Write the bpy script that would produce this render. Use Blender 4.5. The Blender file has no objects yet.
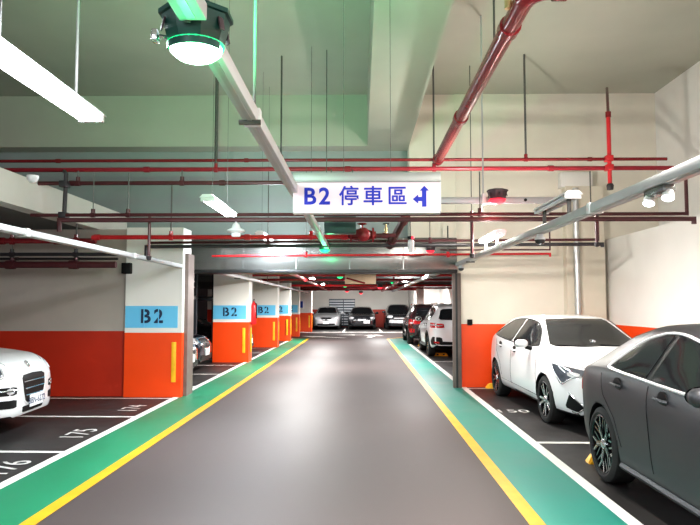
import bpy, bmesh, math, random
from mathutils import Vector, Matrix
from mathutils.bvhtree import BVHTree
from mathutils.geometry import delaunay_2d_cdt
random.seed(7)
scene = bpy.context.scene
COL = scene.collection
PI = math.pi
R = math.radians

# ------------------------------------------------------------------ camera
F = 650.0
CAMZ = 1.6
PITCH = math.atan(42 / F)
YAW = math.atan(10 / F)
cam_d = bpy.data.cameras.new('camera')
cam = bpy.data.objects.new('camera', cam_d)
COL.objects.link(cam)
cam_d.sensor_width = 36
cam_d.lens = F / 700 * 36
cam_d.clip_end = 200
cam.location = (0, 0, CAMZ)
cam.rotation_euler = (PI / 2 + PITCH, 0, YAW)
scene.camera = cam
_rot = cam.rotation_euler.to_matrix()


def at(px, py, Y=None, X=None, Z=None):
    d = _rot @ Vector(((px - 350) / F, -(py - 262.5) / F, -1))
    if Y is not None:
        t = Y / d.y
    elif X is not None:
        t = X / d.x
    else:
        t = (Z - CAMZ) / d.z
    return Vector((d.x * t, d.y * t, CAMZ + d.z * t))


# ------------------------------------------------------------------ materials
MATS = {}


def mat(name, col, rough=.5, metal=0., noise=.06, scale=6., coat=0., emis=None, estr=0., spec=.5, bump=0., stretch=None, rvar=0.):
    if name in MATS:
        return MATS[name]
    m = bpy.data.materials.new(name)
    m.use_nodes = True
    nt = m.node_tree
    b = nt.nodes['Principled BSDF']
    b.inputs['Roughness'].default_value = rough
    b.inputs['Metallic'].default_value = metal
    b.inputs['Coat Weight'].default_value = coat
    b.inputs['Coat Roughness'].default_value = .06
    b.inputs['Specular IOR Level'].default_value = spec
    c4 = (col[0], col[1], col[2], 1)
    if noise > 0:
        tc = nt.nodes.new('ShaderNodeTexCoord')
        mp = nt.nodes.new('ShaderNodeMapping')
        if stretch:
            mp.inputs['Scale'].default_value = stretch
        nz = nt.nodes.new('ShaderNodeTexNoise')
        nz.inputs['Scale'].default_value = scale
        nz.inputs['Detail'].default_value = 4
        rp = nt.nodes.new('ShaderNodeValToRGB')
        k0, k1 = 1 - noise, 1 + noise
        rp.color_ramp.elements[0].position = .3
        rp.color_ramp.elements[1].position = .7
        rp.color_ramp.elements[0].color = tuple(c * k0 for c in col) + (1,)
        rp.color_ramp.elements[1].color = tuple(min(1, c * k1) for c in col) + (1,)
        nt.links.new(tc.outputs['Object'], mp.inputs['Vector'])
        nt.links.new(mp.outputs['Vector'], nz.inputs['Vector'])
        nt.links.new(nz.outputs['Fac'], rp.inputs['Fac'])
        nt.links.new(rp.outputs['Color'], b.inputs['Base Color'])
        if rvar:
            mr = nt.nodes.new('ShaderNodeMapRange')
            mr.inputs['From Min'].default_value = .3
            mr.inputs['From Max'].default_value = .7
            mr.inputs['To Min'].default_value = rough - rvar
            mr.inputs['To Max'].default_value = rough + rvar
            nt.links.new(nz.outputs['Fac'], mr.inputs['Value'])
            nt.links.new(mr.outputs['Result'], b.inputs['Roughness'])
        if bump:
            bp = nt.nodes.new('ShaderNodeBump')
            bp.inputs['Strength'].default_value = bump
            bp.inputs['Distance'].default_value = .02
            nt.links.new(nz.outputs['Fac'], bp.inputs['Height'])
            nt.links.new(bp.outputs['Normal'], b.inputs['Normal'])
    else:
        b.inputs['Base Color'].default_value = c4
    if emis:
        b.inputs['Emission Color'].default_value = (emis[0], emis[1], emis[2], 1)
        b.inputs['Emission Strength'].default_value = estr
    MATS[name] = m
    return m


M = dict(
    asphalt=mat('stall_floor_coating', (.028, .025, .025), .5, noise=.25, scale=1.2, rvar=.08),
    lane=mat('lane_floor_coating', (.08, .064, .063), .55, spec=.25, noise=.13, scale=.35, rvar=.06, stretch=(1, .5, 1)),
    green=mat('green_floor_paint', (.012, .20, .10), .45, noise=.12, scale=1.5, rvar=.05),
    turq=mat('turquoise_floor_paint', (.025, .24, .19), .45, noise=.12, scale=1.5, rvar=.05),
    yellow=mat('yellow_line_paint', (.72, .36, .012), .45, noise=.1, scale=4),
    white_line=mat('white_line_paint', (.8, .77, .73), .5, noise=.07, scale=5),
    stencil=mat('worn_stencil_paint', (.62, .6, .58), .5, noise=.3, scale=12),
    cream=mat('cream_wall_paint', (.74, .69, .60), .6, noise=.05, scale=1.2),
    pilaster=mat('pilaster_paint', (.66, .60, .50), .6, noise=.05, scale=1.2),
    white_wall=mat('white_wall_paint', (.8, .775, .74), .55, noise=.03, scale=1.2),
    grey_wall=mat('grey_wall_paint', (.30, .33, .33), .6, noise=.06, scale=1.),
    fascia=mat('fascia_paint', (.62, .60, .56), .6, noise=.05, scale=1.),
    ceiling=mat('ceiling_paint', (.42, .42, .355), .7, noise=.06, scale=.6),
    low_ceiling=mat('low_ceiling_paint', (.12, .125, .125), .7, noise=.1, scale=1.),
    dim_wall=mat('dimmed_beige', (.44, .39, .35), .6, noise=.06, scale=1.),  # beige toned down for the dim left bay
    orange=mat('orange_wall_paint', (.86, .075, .004), .42, noise=.05, scale=1.5),
    red_orange=mat('shaded_orange', (.48, .028, .006), .5, noise=.06, scale=1.5),  # orange band darkened for the left wall's shade, reused on the far wall
    dark_void=mat('bay_darkness', (.035, .04, .05), .7, noise=.2, scale=1.),  # near-black colour stands for the unlit void behind the pillars
    band=mat('sky_blue_band_paint', (.16, .55, .83), .5, noise=.03, scale=2),
    navy=mat('navy_stencil_paint', (.012, .03, .085), .5, noise=.05),
    galv=mat('galvanised_steel', (.26, .265, .26), .24, .75, noise=.12, scale=2, stretch=(.4, 1, 4)),
    galv_dark=mat('dark_steel_lip', (.05, .05, .052), .4, .6, noise=.1),
    rail=mat('brown_steel_rail', (.20, .155, .14), .5, .3, noise=.1),
    tray=mat('aluminium_wireway', (.5, .5, .515), .38, .25, noise=.05, scale=3),
    tray_green=mat('pale_grey_wireway', (.56, .56, .58), .4, .2, noise=.05, scale=3),
    red_pipe=mat('bright_red_pipe_paint', (.58, .022, .03), .28, noise=.08, scale=5, coat=.3),
    deep_red=mat('deep_red_pipe_paint', (.22, .018, .024), .27, noise=.12, scale=5, coat=.3),
    maroon=mat('maroon_pipe_paint', (.085, .022, .026), .35, noise=.15, scale=5),
    dark_pipe=mat('dark_iron_pipe', (.04, .036, .04), .4, .2, noise=.15, scale=5),
    rod=mat('threaded_steel_rod', (.13, .125, .12), .5, .5, noise=.1, scale=30),
    brass=mat('brass_valve_metal', (.65, .5, .28), .3, .8, noise=.08),
    silver=mat('silver_pipe_metal', (.55, .54, .53), .3, .7, noise=.06),
    gold_pipe=mat('cream_conduit_paint', (.7, .6, .42), .4, noise=.05),
    tube=mat('fluorescent_glow', (1, 1, 1), .5, noise=0, emis=(.93, .97, 1), estr=22),
    fix=mat('white_fixture_enamel', (.75, .76, .77), .35, noise=.03),
    sign_face=mat('backlit_sign_panel', (.60, .52, .56), .4, noise=.02, scale=2, emis=(1., .84, .92), estr=.22),
    sign_frame=mat('sign_frame_aluminium', (.36, .38, .37), .4, .3, noise=.04),
    sign_blue=mat('sign_blue_ink', (.004, .02, .42), .5, noise=.03, emis=(0, .02, .6), estr=.06),
    lamp_body=mat('dark_teal_lamp_plastic', (.012, .06, .05), .35, noise=.1),
    lamp_grey=mat('grey_lamp_plastic', (.07, .05, .06), .35, noise=.1),
    green_glow=mat('green_lamp_glow', (.05, .6, .25), .4, noise=0, emis=(.03, .85, .28), estr=1.1),
    big_glow=mat('white_green_lamp_glow', (.3, 1, .6), .4, noise=0, emis=(.7, 1., .84), estr=7),
    green_rim=mat('green_lamp_rim', (.02, .5, .2), .4, noise=0, emis=(.01, .8, .26), estr=.9),
    red_glow=mat('red_lamp_glow', (.8, .1, .1), .4, noise=0, emis=(1, .03, .06), estr=1.3),
    red_rim=mat('red_lamp_rim', (.9, .05, .08), .4, noise=0, emis=(1, .02, .06), estr=.9),
    mid_red=mat('haze_muted_red', (.33, .025, .04), .3, noise=.1, scale=5, coat=.2),  # red toned down to take in the haze on the cross pipe
    black=mat('black_plastic', (.008, .008, .009), .5, noise=.1, spec=.25),
    rubber=mat('tyre_rubber', (.014, .014, .014), .75, noise=.15, scale=20),
    glass=mat('tinted_car_glass', (.012, .013, .015), .07, noise=.05, scale=2, spec=.6),
    glass_grey=mat('smoky_windscreen_glass', (.022, .023, .024), .14, noise=.12, scale=1.6, spec=.5),
    chrome=mat('chrome_trim', (.75, .75, .77), .12, .95, noise=.03),
    alloy=mat('alloy_rim_metal', (.5, .5, .52), .25, .9, noise=.05),
    black_alloy=mat('black_alloy_paint', (.022, .022, .024), .25, .4, noise=.05, coat=.5),
    head=mat('headlamp_lens', (.09, .10, .12), .08, .2, noise=.2, scale=14, spec=.8),
    head_white=mat('headlamp_reflector', (.75, .77, .8), .12, .5, noise=.12, scale=18),
    tail=mat('red_tail_lens', (.42, .012, .016), .15, noise=.2, scale=15, coat=.5),
    white_car=mat('pearl_white_car_paint', (.70, .70, .715), .3, noise=.015, scale=2, coat=.8),
    bright_trim=mat('polished_trim', (.78, .78, .8), .3, .3, noise=.03),
    matte_grey=mat('matte_graphite_car_paint', (.042, .042, .048), .45, .25, noise=.05, scale=2),
    silver_car=mat('silver_car_paint', (.46, .47, .49), .3, .5, noise=.03, coat=.6),
    black_car=mat('black_car_paint', (.016, .017, .02), .22, .2, noise=.06, coat=.8),
    blue_car=mat('midnight_blue_car_paint', (.016, .022, .036), .22, .3, noise=.06, coat=.8),
    maroon_car=mat('dark_plum_car_paint', (.04, .018, .022), .22, .3, noise=.06, coat=.8),
    plate=mat('number_plate_white', (.8, .82, .84), .4, noise=.03),
    plate_ink=mat('number_plate_ink', (.03, .05, .12), .5, noise=.05),
    stop_yellow=mat('yellow_wheel_stop_rubber', (.9, .48, .02), .45, noise=.1, scale=8),
    blue_sign=mat('blue_notice_paint', (.01, .05, .33), .4, noise=.04),
    slat_dark=mat('blue_black_slat_paint', (.02, .035, .06), .4, noise=.1),
    slat_light=mat('pale_slat_paint', (.62, .66, .7), .4, noise=.05),
    beige_panel=mat('beige_duct_panel', (.62, .48, .33), .5, noise=.05),
    ext_red=mat('extinguisher_red', (.55, .015, .02), .3, noise=.05, coat=.4),
    lens_dark=mat('smoked_camera_dome', (.06, .06, .065), .15, noise=.1),
    bright=mat('bright_spot_glass', (.9, .93, 1), .2, noise=0, emis=(.95, .97, 1), estr=3),
)


# ------------------------------------------------------------------ mesh helpers
def box(bm, x0, x1, y0, y1, z0, z1, mi=0, bev=0.):
    x0, x1 = min(x0, x1), max(x0, x1)
    y0, y1 = min(y0, y1), max(y0, y1)
    z0, z1 = min(z0, z1), max(z0, z1)
    t = bmesh.new() if bev else bm
    vs = [t.verts.new((x, y, z)) for x in (x0, x1) for y in (y0, y1) for z in (z0, z1)]
    for q in ((0, 1, 3, 2), (4, 6, 7, 5), (0, 4, 5, 1), (2, 3, 7, 6), (0, 2, 6, 4), (1, 5, 7, 3)):
        f = t.faces.new([vs[i] for i in q])
        f.material_index = mi
    if bev:
        bmesh.ops.bevel(t, geom=list(t.edges), offset=bev, segments=2, affect='EDGES', profile=.5)
        for f in t.faces:
            f.material_index = mi
        merge(bm, t)
    return bm


def merge(bm, t, mtx=None):
    if mtx is not None:
        bmesh.ops.transform(t, matrix=mtx, verts=t.verts)
    me = bpy.data.meshes.new('tmp')
    t.to_mesh(me)
    t.free()
    bm.from_mesh(me)
    bpy.data.meshes.remove(me)


def quad(bm, pts, mi=0):
    f = bm.faces.new([bm.verts.new(p) for p in pts])
    f.material_index = mi
    return f


def prism(bm, pts2, z0, z1, mi=0):
    lo = [bm.verts.new((x, y, z0)) for x, y in pts2]
    hi = [bm.verts.new((x, y, z1)) for x, y in pts2]
    n = len(pts2)
    fs = [bm.faces.new(hi), bm.faces.new(lo[::-1])]
    for i in range(n):
        fs.append(bm.faces.new((lo[i], lo[(i + 1) % n], hi[(i + 1) % n], hi[i])))
    for f in fs:
        f.material_index = mi


def tube(bm, pts, r, n=10, mi=0, cap=True):
    pts = [Vector(p) for p in pts]
    t0 = (pts[1] - pts[0]).normalized()
    ref = Vector((0, 0, 1)) if abs(t0.z) < .9 else Vector((1, 0, 0))
    u = t0.cross(ref).normalized()
    rings = []
    prev = t0
    for i, p in enumerate(pts):
        a = (pts[i] - pts[i - 1]).normalized() if i else t0
        b = (pts[i + 1] - pts[i]).normalized() if i < len(pts) - 1 else a
        tg = (a + b)
        tg = tg.normalized() if tg.length > 1e-6 else b
        q = prev.rotation_difference(tg)
        u = (q @ u).normalized()
        prev = tg
        v = tg.cross(u).normalized()
        k = 1 / max(.5, math.cos(a.angle(b) / 2)) if a.length and b.length else 1
        bend = (b - a)
        ring = []
        for j in range(n):
            an = 2 * PI * j / n
            o = u * math.cos(an) * r + v * math.sin(an) * r
            if bend.length > 1e-5:
                bd = (bend - tg * bend.dot(tg))
                if bd.length > 1e-6:
                    bd.normalize()
                    o = o + bd * (o.dot(bd) * (k - 1))
            ring.append(bm.verts.new(p + o))
        rings.append(ring)
    for i in range(len(rings) - 1):
        for j in range(n):
            f = bm.faces.new((rings[i][j], rings[i][(j + 1) % n], rings[i + 1][(j + 1) % n], rings[i + 1][j]))
            f.material_index = mi
    if cap:
        for rg in (rings[0][::-1], rings[-1]):
            f = bm.faces.new(rg)
            f.material_index = mi
    return bm


def lathe(bm, prof, mtx=None, n=24, mi=0):
    """prof: (r, z) list revolved about z, then moved by mtx."""
    mtx = mtx or Matrix.Identity(4)
    rings = []
    for r, z in prof:
        if r < 1e-5:
            rings.append([bm.verts.new(mtx @ Vector((0, 0, z)))])
        else:
            rings.append([bm.verts.new(mtx @ Vector((r * math.cos(2 * PI * j / n), r * math.sin(2 * PI * j / n), z))) for j in range(n)])
    for a, b in zip(rings, rings[1:]):
        for j in range(n):
            k = (j + 1) % n
            if len(a) == 1 and len(b) == 1:
                continue
            if len(a) == 1:
                f = bm.faces.new((a[0], b[k], b[j]))
            elif len(b) == 1:
                f = bm.faces.new((a[j], a[k], b[0]))
            else:
                f = bm.faces.new((a[j], a[k], b[k], b[j]))
            f.material_index = mi
    return bm


def T(x, y, z):
    return Matrix.Translation((x, y, z))


def tag(o, label=None, cat=None, group=None, kind=None):
    if label:
        o['label'] = label
    if cat:
        o['category'] = cat
    if group:
        o['group'] = group
    if kind:
        o['kind'] = kind
    return o


def thing(name, label, cat, loc=(0, 0, 0), rotz=0, group=None):
    o = bpy.data.objects.new(name, None)
    o.empty_display_size = .1
    COL.objects.link(o)
    o.location = loc
    o.rotation_euler = (0, 0, rotz)
    return tag(o, label, cat, group)


def obj(name, bm, mats, parent=None, smooth=35, local=False, label=None):
    """Link a bmesh (in world coordinates unless local) as ONE mesh object."""
    if not isinstance(mats, (list, tuple)):
        mats = [mats]
    bmesh.ops.recalc_face_normals(bm, faces=bm.faces)
    off = Vector((0, 0, 0))
    me = bpy.data.meshes.new(name)
    o = bpy.data.objects.new(name, me)
    COL.objects.link(o)
    if parent is None:
        xs = [v.co.x for v in bm.verts]
        ys = [v.co.y for v in bm.verts]
        zs = [v.co.z for v in bm.verts]
        off = Vector(((min(xs) + max(xs)) / 2, (min(ys) + max(ys)) / 2, min(zs)))
        o.location = off
    else:
        o.parent = parent
        if not local:
            p = parent
            while p:
                off = off + Vector(p.location)
                p = p.parent
    if not local:
        bmesh.ops.translate(bm, verts=bm.verts, vec=-off)
    bm.to_mesh(me)
    bm.free()
    for m in mats:
        me.materials.append(m)
    if smooth:
        me.polygons.foreach_set('use_smooth', [True] * len(me.polygons))
        me.set_sharp_from_angle(angle=R(smooth))
    if label:
        o['label'] = label
    return o


def obj_each(name, bm, mats, parent, smooth=35, local=False, label=None):
    """like obj, but every loose piece becomes a part of its own."""
    seen = set()
    bm.verts.ensure_lookup_table()
    out = []
    for v in bm.verts:
        if v in seen:
            continue
        st, isl = [v], set()
        while st:
            q = st.pop()
            if q in isl:
                continue
            isl.add(q)
            st.extend(e.other_vert(q) for e in q.link_edges)
        seen |= isl
        b = bmesh.new()
        mp = {q: b.verts.new(q.co) for q in bm.verts if q in isl}
        for f in bm.faces:
            if f.verts[0] in isl:
                g = b.faces.new([mp[q] for q in f.verts])
                g.material_index = f.material_index
        out.append(obj(name, b, mats, parent, smooth, local, label))
    bm.free()
    return out


def B():
    return bmesh.new()


def struct(name, bm, mats, parent=None, smooth=0):
    o = obj(name, bm, mats, parent, smooth)
    if parent is None:
        o['kind'] = 'structure'
    return o


def copy_tree(o, parent=None):
    c = o.copy()
    COL.objects.link(c)
    c.parent = parent
    for ch in o.children:
        copy_tree(ch, c)
    return c


def text_bm(bm, body, size, mtx, mi=0, depth=.002, align='CENTER', bold=0.):
    cu = bpy.data.curves.new('lettering', 'FONT')
    cu.body = body
    cu.size = size
    cu.extrude = depth
    cu.offset = bold
    cu.align_x = align
    cu.align_y = 'CENTER'
    cu.resolution_u = 4
    ob = bpy.data.objects.new('lettering', cu)
    COL.objects.link(ob)
    dg = bpy.context.evaluated_depsgraph_get()
    me = bpy.data.meshes.new_from_object(ob.evaluated_get(dg))
    t = bmesh.new()
    t.from_mesh(me)
    for f in t.faces:
        f.material_index = mi
    bpy.data.objects.remove(ob)
    bpy.data.meshes.remove(me)
    bpy.data.curves.remove(cu)
    merge(bm, t, mtx)


# frames: lettering facing the camera (-Y), lying on the floor read along +Y / -X, facing +X
FACE_CAM = Matrix.Rotation(PI / 2, 4, 'X')

# ------------------------------------------------------------------ key dimensions
YB = 12.75                      # frontal plane behind the parked hatchback
ZC = at(500, 94, Y=YB).z        # ceiling height
ZBEAM = at(200, 146.5, Y=YB).z  # underside of the deep beams
XL_Y = -2.42
XL_W = -3.17
XR_Y = 1.29
XR_W = 2.0
ZLOW = 2.93
ZFAR = 2.72
XS = -4.62                      # fascia of the low left bay
XRW = 4.8
XRU = 5.85
YBACK = 46.0
YL = 11.3                       # frontal wall of the left bay

# ------------------------------------------------------------------ floor and paint
bm = B()
box(bm, -14, 9, -7, YBACK + .3, -.2, 0)
floor = struct('floor', bm, M['asphalt'])
floor['label'] = 'dark coated garage floor with painted lane and stalls'


def ribbon(bm, pts, w, z, mi=0):
    """flat painted stripe of width w along a polyline, z above the floor."""
    for a, b in zip(pts, pts[1:]):
        a = Vector((a[0], a[1], 0))
        b = Vector((b[0], b[1], 0))
        d = (b - a).normalized()
        n = Vector((-d.y, d.x, 0)) * w / 2
        quad(bm, [a - n + Vector((0, 0, z)), b - n + Vector((0, 0, z)), b + n + Vector((0, 0, z)), a + n + Vector((0, 0, z))], mi)


YE = 30.5
bm = B()
quad(bm, [(XL_Y, -6, .002), (XR_Y, -6, .002), (XR_Y, 37.5, .002), (XL_Y - .6, 37.5, .002), (XL_Y, YE, .002)])
quad(bm, [(XR_Y, 31.5, .002), (4.6, 34, .002), (4.6, 37.5, .002), (XR_Y, 37.5, .002)])
struct('driving_lane', bm, M['lane'], floor)
bm = B()
quad(bm, [(XL_W, -6, .003), (XL_Y, -6, .003), (XL_Y, YE, .003), (XL_W, YE + .5, .003)])
struct('green_walkway', bm, M['green'], floor)
bm = B()
quad(bm, [(XR_Y, -6, .003), (XR_W, -6, .003), (XR_W, 27, .003), (2.4, 31.0, .003), (XR_Y, YE, .003)])
struct('turquoise_walkway', bm, M['turq'], floor)
bm = B()
ribbon(bm, [(XL_Y, -6), (XL_Y, YE)], .12, .005)
ribbon(bm, [(XR_Y, -6), (XR_Y, YE), (2.6, YE + 2.2)], .12, .005)
struct('yellow_line', bm, M['yellow'], floor)
bm = B()
ribbon(bm, [(XL_W, -6), (XL_W, YE)], .11, .005)
ribbon(bm, [(XR_W, -6), (XR_W, 27), (2.45, 31)], .11, .005)
ribbon(bm, [(-3.6, 37.6), (4.6, 37.6)], .5, .005)
struct('white_edge_line', bm, M['white_line'], floor)
# stall lines
bm = B()
for py in (417, 452.5):
    y = at(90, py, Z=0).y
    ribbon(bm, [(-9.5, y + .1), (XL_W, y)], .09, .004)
for y in (4.7, 11.15):
    ribbon(bm, [(-9.5, y), (XL_W, y)], .09, .004)
for y in (12.75, 15.0, 17.2, 21.6, 23.8):
    ribbon(bm, [(-9.5, y), (XL_W, y)], .09, .004)
y443 = at(570, 443, Z=0).y
for y in (y443, 12.55, 1.6, 18.4, 24.3):
    ribbon(bm, [(XR_W, y), (4.6, y)], .1, .004)
for x in (-3.3, -.98, 1.25, 3.7):
    ribbon(bm, [(x, 37.6), (x, 45)], .1, .004)
struct('stall_line', bm, M['white_line'], floor)


def stencil_digits(bm, cx, cy, body, size, rot, z=.006):
    text_bm(bm, body, size, T(cx, cy, z) @ Matrix.Rotation(rot, 4, 'Z'), depth=.0005)


bm = B()
for px, py, s in ((6, 468.5, '176'), (80, 434, '175'), (133, 408.5, '174')):
    g = at(px, py, Z=0)
    stencil_digits(bm, g.x, g.y, s, .42, PI / 2)
g = at(512, 411.5, Z=0)
stencil_digits(bm, g.x, g.y, '150', .36, 0)
struct('stall_number', bm, M['stencil'], floor)
# arrows at the far end of the lane
bm = B()


def arrow(bm, cx, cy, s, rot):
    pts = [(-.09, -1), (.09, -1), (.09, .1), (.36, .1), (0, 1), (-.36, .1), (-.09, .1)]
    c, n = math.cos(rot), math.sin(rot)
    f = bm.faces.new([bm.verts.new((cx + (x * c - y * n) * s, cy + (x * n + y * c) * s, .006)) for x, y in pts])


g = at(322, 337, Z=0)
arrow(bm, g.x, g.y, 1.5, .9)
g = at(357, 335, Z=0)
arrow(bm, g.x, g.y, 1.2, PI / 2)
g = at(373, 336, Z=0)
arrow(bm, g.x, g.y, 1.5, -.15)
struct('lane_arrow', bm, M['white_line'], floor)

# ------------------------------------------------------------------ room shell
XB1 = at(409, 147, Y=YB).x      # right end of the deep front beam
bm = B()
box(bm, -14, 9, -7, YB + 1.2, ZC, ZC + .2)
struct('ceiling_high', bm, M['ceiling'])
bm = B()
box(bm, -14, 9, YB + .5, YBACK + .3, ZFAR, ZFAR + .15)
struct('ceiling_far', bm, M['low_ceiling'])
bm = B()
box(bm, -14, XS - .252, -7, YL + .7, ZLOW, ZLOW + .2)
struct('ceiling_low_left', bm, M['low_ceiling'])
# frontal wall above the opening: grey on the left under the beam, cream on the right
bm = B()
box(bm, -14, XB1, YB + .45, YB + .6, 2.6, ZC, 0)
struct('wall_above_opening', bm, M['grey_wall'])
bm = B()
XR_OP = at(457, 320, Y=YB).x    # right edge of the opening
box(bm, XB1, XR_OP, YB + .02, YB + .6, 2.6, ZC, 0)
box(bm, XR_OP, XRU + .2, YB, YB + .6, 1.22, ZC, 0)
box(bm, XR_OP, XRU + .2, YB, YB + .6, 0, 1.22, 1)
struct('wall_back_right', bm, [M['cream'], M['orange']])
bm = B()
box(bm, -14, XB1, YB, YB + .45, ZBEAM, ZC)
struct('trim_1', bm, M['ceiling'])['label'] = 'deep beam across the end of the high ceiling'
bm = B()
x0 = at(367.5, 147, Y=YB).x
box(bm, x0, XB1, -6, YB, ZBEAM, ZC)
struct('trim_2', bm, M['ceiling'])['label'] = 'deep beam running along the lane under the high ceiling'
bm = B()
ztop = 3.36
box(bm, XS - .25, XS, -6, YB, ZLOW, ztop)
struct('trim_3', bm, M['fascia'])['label'] = 'pale fascia beam along the low left bay'
# right side walls
bm = B()
box(bm, XRW, XRW + .3, -7, YB, 1.22, 2.86, 0)
box(bm, XRW, XRW + .3, -7, YB, 0, 1.22, 1)
struct('wall_right', bm, [M['white_wall'], M['orange']])
bm = B()
box(bm, XRW + .3, XRU, -7, YB, 2.6, 2.86)
box(bm, XRU, XRU + .2, -7, YB, 2.6, ZC)
struct('wall_right_upper', bm, M['white_wall'])
# pilaster on the back right wall
bm = B()
box(bm, at(564, 300, Y=YB).x, at(602, 300, Y=YB - .02).x, YB - .22, YB, 1.22, at(580, 188, Y=YB).z, 0)
box(bm, at(564, 300, Y=YB).x, at(602, 300, Y=YB - .02).x, YB - .22, YB, 0, 1.22, 1)
struct('trim_4', bm, [M['pilaster'], M['orange']])['label'] = 'cream pilaster on the back wall behind the white hatchback'
# left frontal wall
bm = B()
XP0 = at(124.5, 340, Y=YL).x
zo = at(60, 331, Y=YL + .1).z
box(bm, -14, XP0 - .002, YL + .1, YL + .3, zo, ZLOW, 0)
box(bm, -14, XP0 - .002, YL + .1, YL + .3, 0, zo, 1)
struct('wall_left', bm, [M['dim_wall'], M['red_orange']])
bm = B()
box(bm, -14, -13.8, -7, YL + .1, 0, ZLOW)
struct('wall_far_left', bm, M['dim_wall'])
# far room
bm = B()
box(bm, -14, 3.4, YBACK, YBACK + .2, 1.25, ZFAR, 0)
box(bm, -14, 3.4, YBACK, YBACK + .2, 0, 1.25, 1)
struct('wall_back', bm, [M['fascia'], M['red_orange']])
bm = B()
box(bm, 3.4, 9, 41.0, YBACK + .2, 1.25, ZFAR, 0)
box(bm, 3.4, 9, 41.0, YBACK + .2, 0, 1.25, 1)
struct('wall_back_jog', bm, [M['white_wall'], M['orange']])
bm = B()
box(bm, 5.0, 5.2, YB + .6, 41, 1.25, ZFAR, 0)
box(bm, 5.0, 5.2, YB + .6, 41, 0, 1.25, 1)
struct('wall_right_far', bm, [M['white_wall'], M['orange']])
bm = B()
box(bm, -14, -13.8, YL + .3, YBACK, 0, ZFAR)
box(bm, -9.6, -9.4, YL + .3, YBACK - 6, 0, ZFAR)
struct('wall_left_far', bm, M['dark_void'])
# beams of the far ceiling
bm = B()
for y in (19, 25.2, 31.5, 38):
    box(bm, -9.4, 5, y, y + .4, ZFAR - .22, ZFAR)
struct('trim_5', bm, M['low_ceiling'])['label'] = 'shallow beams under the far ceiling'

# ------------------------------------------------------------------ pillars
XPR = at(181.5, 350, Y=YL).x
XPL = XP0
PW = XPR - XPL


def pillar(yf, h, label, depth=.55, band=True, guard=True, digits='B2', xoff=0, full=True):
    x1 = XPR + xoff
    x0 = x1 - PW
    t = thing('pillar', label, 'pillar', ((x0 + x1) / 2, yf + depth / 2, 0), group='orange and white pillars along the left walkway')
    t['kind'] = 'thing'
    b = B()
    zo = 1.11
    box(b, x0, x1, yf, yf + depth, 0, zo, 0)
    box(b, x0, x1, yf, yf + depth, zo, h, 1)
    obj('shaft', b, [M['orange'], M['white_wall']], t, smooth=0)
    if band:
        b = B()
        box(b, x0 + .005, x1 - .075, yf - .006, yf + .002, 1.195, 1.575, 0)
        bd = obj('blue_band', b, M['band'], t, smooth=0, label='sky blue painted band')
        b = B()
        cx = (x0 + x1) / 2 - .035
        text_bm(b, 'B', .33, T(cx - .105, yf - .009, 1.385) @ FACE_CAM, depth=.002, bold=.008)
        obj('stencil_letter', b, M['navy'], bd, smooth=0, label='navy stencilled letter B')
        b = B()
        text_bm(b, '2', .33, T(cx + .125, yf - .009, 1.385) @ FACE_CAM, depth=.002, bold=.008)
        obj('stencil_digit', b, M['navy'], bd, smooth=0, label='navy stencilled digit 2')
        b = B()   # the bridges of the stencil
        box(b, cx - .138, cx - .120, yf - .0135, yf - .005, 1.2, 1.57)
        box(b, cx + .116, cx + .134, yf - .0135, yf - .005, 1.2, 1.57)
        obj_each('stencil_bridge', b, M['band'], bd, smooth=0)
    if guard:
        for k, (gx0, gx1, gy0, gy1) in enumerate(((x1 - .17, x1 - .09, yf - .025, yf), (x1, x1 + .025, yf + .3, yf + .38))):
            b = B()
            box(b, gx0, gx1, gy0, gy1, .26, .95, bev=.008)
            obj('corner_guard', b, M['stop_yellow'], t, label='yellow rubber guard strip')
    return t, x0, x1


p1, xa, xb = pillar(YL, ZLOW + .02, 'nearest orange and white B2 pillar, beside the white SUV bonnet')
bm = B()
box(bm, xb, xb + .06, YL + .14, YL + .55, .0, 2.5)  # brown slab puts the shade of the pillar's lane side into colour
obj('shaded_side', bm, M['rail'], p1, smooth=0, label='brown steel channel')
pillar(18.1, ZFAR - .01, 'second B2 pillar, between the parked dark cars and the extinguisher')
pillar(24.4, ZFAR - .01, 'third B2 pillar, just behind the red extinguisher')
pillar(28.6, ZFAR - .01, 'fourth B2 pillar, mostly hidden behind the third one', xoff=.02)
pillar(32.6, ZFAR - .01, 'fifth B2 pillar, last one before the blue notice', xoff=.05)
p6, xa6, xb6 = pillar(38.2, ZFAR - .01, 'farthest orange pillar, carrying the blue notice', band=False, xoff=.25)
bm = B()
g = at(299.5, 304.5, Y=38.2)
t = thing('notice_sign', 'small blue notice on the farthest orange pillar', 'sign', (g.x, 38.15, g.z - .18))
box(bm, g.x - .2, g.x + .2, 38.14, 38.195, g.z - .19, g.z + .19, bev=.01)
obj('board', bm, M['blue_sign'], t)
bm = B()
lathe(bm, [(.075, 0), (.075, .006), (.045, .006), (.045, 0)], T(g.x - .04, 38.135, g.z - .02) @ Matrix.Rotation(PI / 2, 4, 'X'))
box(bm, g.x - .06, g.x + .02, 38.13, 38.142, g.z + .04, g.z + .12, bev=.01)
obj('emblem', bm, M['plate'], t)

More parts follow.
